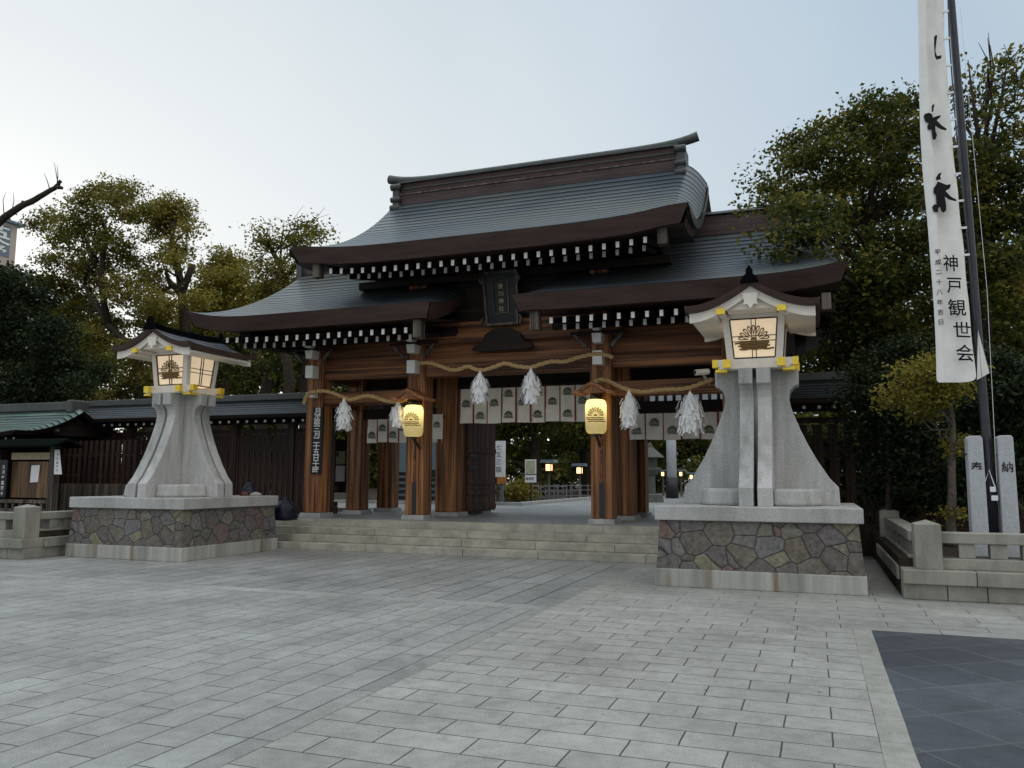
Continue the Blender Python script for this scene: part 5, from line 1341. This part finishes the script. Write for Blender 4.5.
tree('camphor_tree', 'tall camphor with a thin twiggy top behind the flagpole at the right edge', 'tree', foot(tr), .36,
     PB([(950, 160, 18), (975, 150, 18), (1000, 145, 15), (1020, 140, 14), (945, 195, 20), (970, 185, 24), (1000, 180, 24), (1025, 175, 22), (950, 230, 24), (980, 225, 26), (1010, 220, 26), (1030, 215, 22), (945, 270, 24), (975, 265, 26), (1008, 262, 26), (950, 310, 24), (980, 305, 26), (1012, 302, 26), (955, 350, 24), (990, 345, 26), (1020, 345, 24), (985, 385, 22), (1020, 385, 22), (1005, 105, 6), (985, 98, 5), (970, 115, 7), (1015, 112, 7), (1002, 85, 2.5), (988, 70, 2), (1018, 82, 3), (962, 92, 2), (1010, 62, 2)], 19.5, 1.3, 43), 'leaf_mid', .12, .95, 43, twigs=34,
     extra=[(TP([(985, 175), (975, 115), (968, 60)], 19.5), [.07, .04, .01]), (TP([(985, 175), (1002, 95), (1010, 45)], 19.5), [.06, .03, .01]), (TP([(985, 170), (986, 120), (987, 75)], 19.5), [.05, .03, .01]), (TP([(986, 110), (994, 70), (990, 45)], 19.5), [.04, .025, .008])])
# dark shrub wall by the right fence
tr = TP([(890, 520), (888, 460), (890, 420)], 16.6)
tree('evergreen_shrub', 'dense dark evergreen shrub against the right picket fence', 'shrub', foot(tr), .08,
     PB([(880, 385, 18), (862, 400, 15), (900, 400, 20), (925, 440, 20), (868, 425, 18), (895, 430, 22), (905, 460, 22), (875, 455, 18), (890, 485, 20), (920, 480, 20), (878, 490, 12), (930, 500, 16), (905, 505, 14), (862, 372, 14), (885, 360, 16), (908, 350, 16), (930, 362, 16), (915, 380, 18), (940, 395, 16), (852, 392, 9)], 16.9, .5, 45), 'leaf_dark', .09, 1.0, 45)
tr = TP([(990, 520), (992, 460), (990, 430)], 15.8)
tree('evergreen_shrub', 'dense dark evergreen shrub behind the granite tablets', 'shrub', foot(tr), .08,
     PB([(960, 372, 18), (985, 365, 20), (1012, 372, 20), (1030, 385, 20), (962, 400, 18), (995, 390, 20), (975, 420, 20), (1000, 410, 22), (1025, 420, 22), (965, 450, 18), (1010, 450, 22), (1030, 460, 22), (980, 470, 18), (1015, 490, 20), (965, 490, 14), (990, 505, 14)], 16.0, .4, 47), 'leaf_dark', .09, 1.0, 47)
tr = TP([(951, 520), (952, 470), (953, 430), (950, 395)], 14.6)
tree('small_tree', 'slim young tree with a pale trunk and yellowish leaves left of the flagpole', 'tree', foot(tr), .085,
     PB([(915, 378, 16), (935, 370, 16), (900, 392, 12), (925, 398, 16), (945, 392, 14), (890, 405, 7), (912, 412, 10), (938, 412, 8), (958, 375, 10), (955, 448, 6), (957, 440, 4), (955, 515, 5)], 14.6, .4, 49), 'leaf_yellow', .07, .9, 49, bark='barkL')
# trees beyond the gate
for i, (pt_, Y, bl, lab) in enumerate((
    ([(536, 495), (536, 460), (534, 430), (530, 400)], 40, [(500, 430, 24), (520, 410, 24), (550, 415, 26), (570, 400, 26), (515, 455, 16), (480, 400, 26), (540, 380, 30), (490, 465, 12)], 'forked dark trunked tree framed in the centre of the gate passage'),
    ([(586, 492), (584, 455), (588, 425), (590, 400)], 44, [(560, 440, 18), (590, 420, 28), (620, 420, 26), (600, 450, 18), (575, 465, 12), (640, 400, 26)], 'thick trunked tree beside the right central pillar of the gate'),
    ([(640, 488), (642, 450), (640, 420)], 52, [(640, 450, 20), (660, 430, 26), (690, 430, 26), (710, 450, 24), (640, 470, 12), (700, 470, 14), (660, 455, 14)], 'broad tree beyond the torii in the right opening'),
    ([(455, 490), (450, 450), (452, 420)], 46, [(430, 440, 20), (470, 440, 20), (410, 420, 26), (450, 410, 26), (400, 460, 16), (488, 425, 20)], 'leafy tree behind the blue grey shed'))):
    tree('camphor_tree', lab, 'tree', foot(TP(pt_, Y), .6), .42, PB(bl, Y, 2.5, 50 + i), 'leaf_mid', .24, .9, 60 + i, group=None)
# further off wood behind everything: one mass
root = tag(bpy.data.objects.new('wood', None), kind='stuff'); bpy.data.objects.remove(root)
rs = random.Random(5); bl = []
for i in range(64):
    x = -150 + 3.3 * i + rs.uniform(-1, 1); y = 64 + rs.uniform(-4, 6); hh = rs.uniform(.8, 1.15)
    for k in range(6): bl.append(((x + rs.uniform(-1.5, 1.5), y + rs.uniform(-1.5, 1.5), (1.6 + 3.0 * k) * hh + rs.uniform(-.6, .6)), (2.7, 2.2, 2.2)))
tmp = empty('wood', (-15, 60, .58)); leaves('wood', bl, 'leaf_mid', None, .55, .75, 77)
bpy.data.objects.remove(tmp)
wd = [o for o in bpy.data.objects if o.name.startswith('wood')][0]; wd.name = 'wood'; tag(wd, 'dark mass of far off woodland behind the precinct', 'woodland', kind='stuff')
hb = [((x_, 23.4 + .2 * math.sin(x_ * 3), z_), (.6, .5, .55)) for x_ in np.arange(-.2, 9.5, .7) for z_ in (.95, 1.75, 2.45)]
hr = empty('clipped_hedge', (4.5, 23.4, .58), 'tall green hedge glimpsed through the right picket fence', 'hedge')
leaves('foliage', hb, 'leaf_mid', hr, .12, .9, 83)
# clipped bush and hedges in the precinct
c = at(523, 490, 30)
tree('round_bush', 'small yellowish bush at the foot of the information sign', 'bush', [(c.x, 30, .6), (c.x, 30, 1.0)], .05, [((c.x, 30, 1.05), (.62, .5, .42)), ((c.x - .4, 30, .85), (.4, .4, .3))], 'leaf_yellow', .10, 1.2, 81, limbs=False)
for i, (px, Y) in enumerate(((420, 24), (660, 48))):
    pass

# ================================================================== FAR BUILDING
a = at(17.5, 226, 82)
t = empty('office_tower', (a.x - 7, 74, 0), 'distant beige building with a white lettered rooftop sign at the left edge', 'building')
MB().box(a.x - 14, a.x - .25, 64, 81.8, -1, a.z - 6.2).build('wall', 'concrete', t)
MB().box(a.x - 14, a.x, 63.8, 82, a.z - 6.0, a.z).build('sign_storey', 'beige', t)
MB().box(a.x - 14.4, a.x + .7, 63.2, 82.9, a.z + .002, a.z + .35).build('roof', 'bluegrey', t)
MB().box(a.x - 14.2, a.x + .3, 63.5, 82.2, a.z - 6.4, a.z - 6.002).build('ledge', 'beige', t)
MB().box(a.x + .001, a.x + .06, 72, 81, a.z - 5.0, a.z - .5).build('sign_panel', 'bluegrey', t)
g = MB()
for ch, dy, dz, s_ in (('英', 78.6, -1.9, 2.9), ('進', 74.4, -1.9, 2.9), ('予', 79.4, -4.2, 1.5), ('備', 77.2, -4.2, 1.5), ('校', 75, -4.2, 1.5)): put_char(g, ch, lambda x, y: (a.x + .09, dy + x * 1.6, a.z + dz + y), s_, 1.1)
g.build('lettering', 'white', t)
c = at(27, 274, 60)
MB().box(c.x - 14, c.x, 50, 60, -1, c.z - .5).build('lower_block', 'beige', t)
MB().box(c.x - 14.4, c.x + .4, 49.6, 60.4, c.z - .498, c.z).build('lower_roof', 'bluegrey', t)
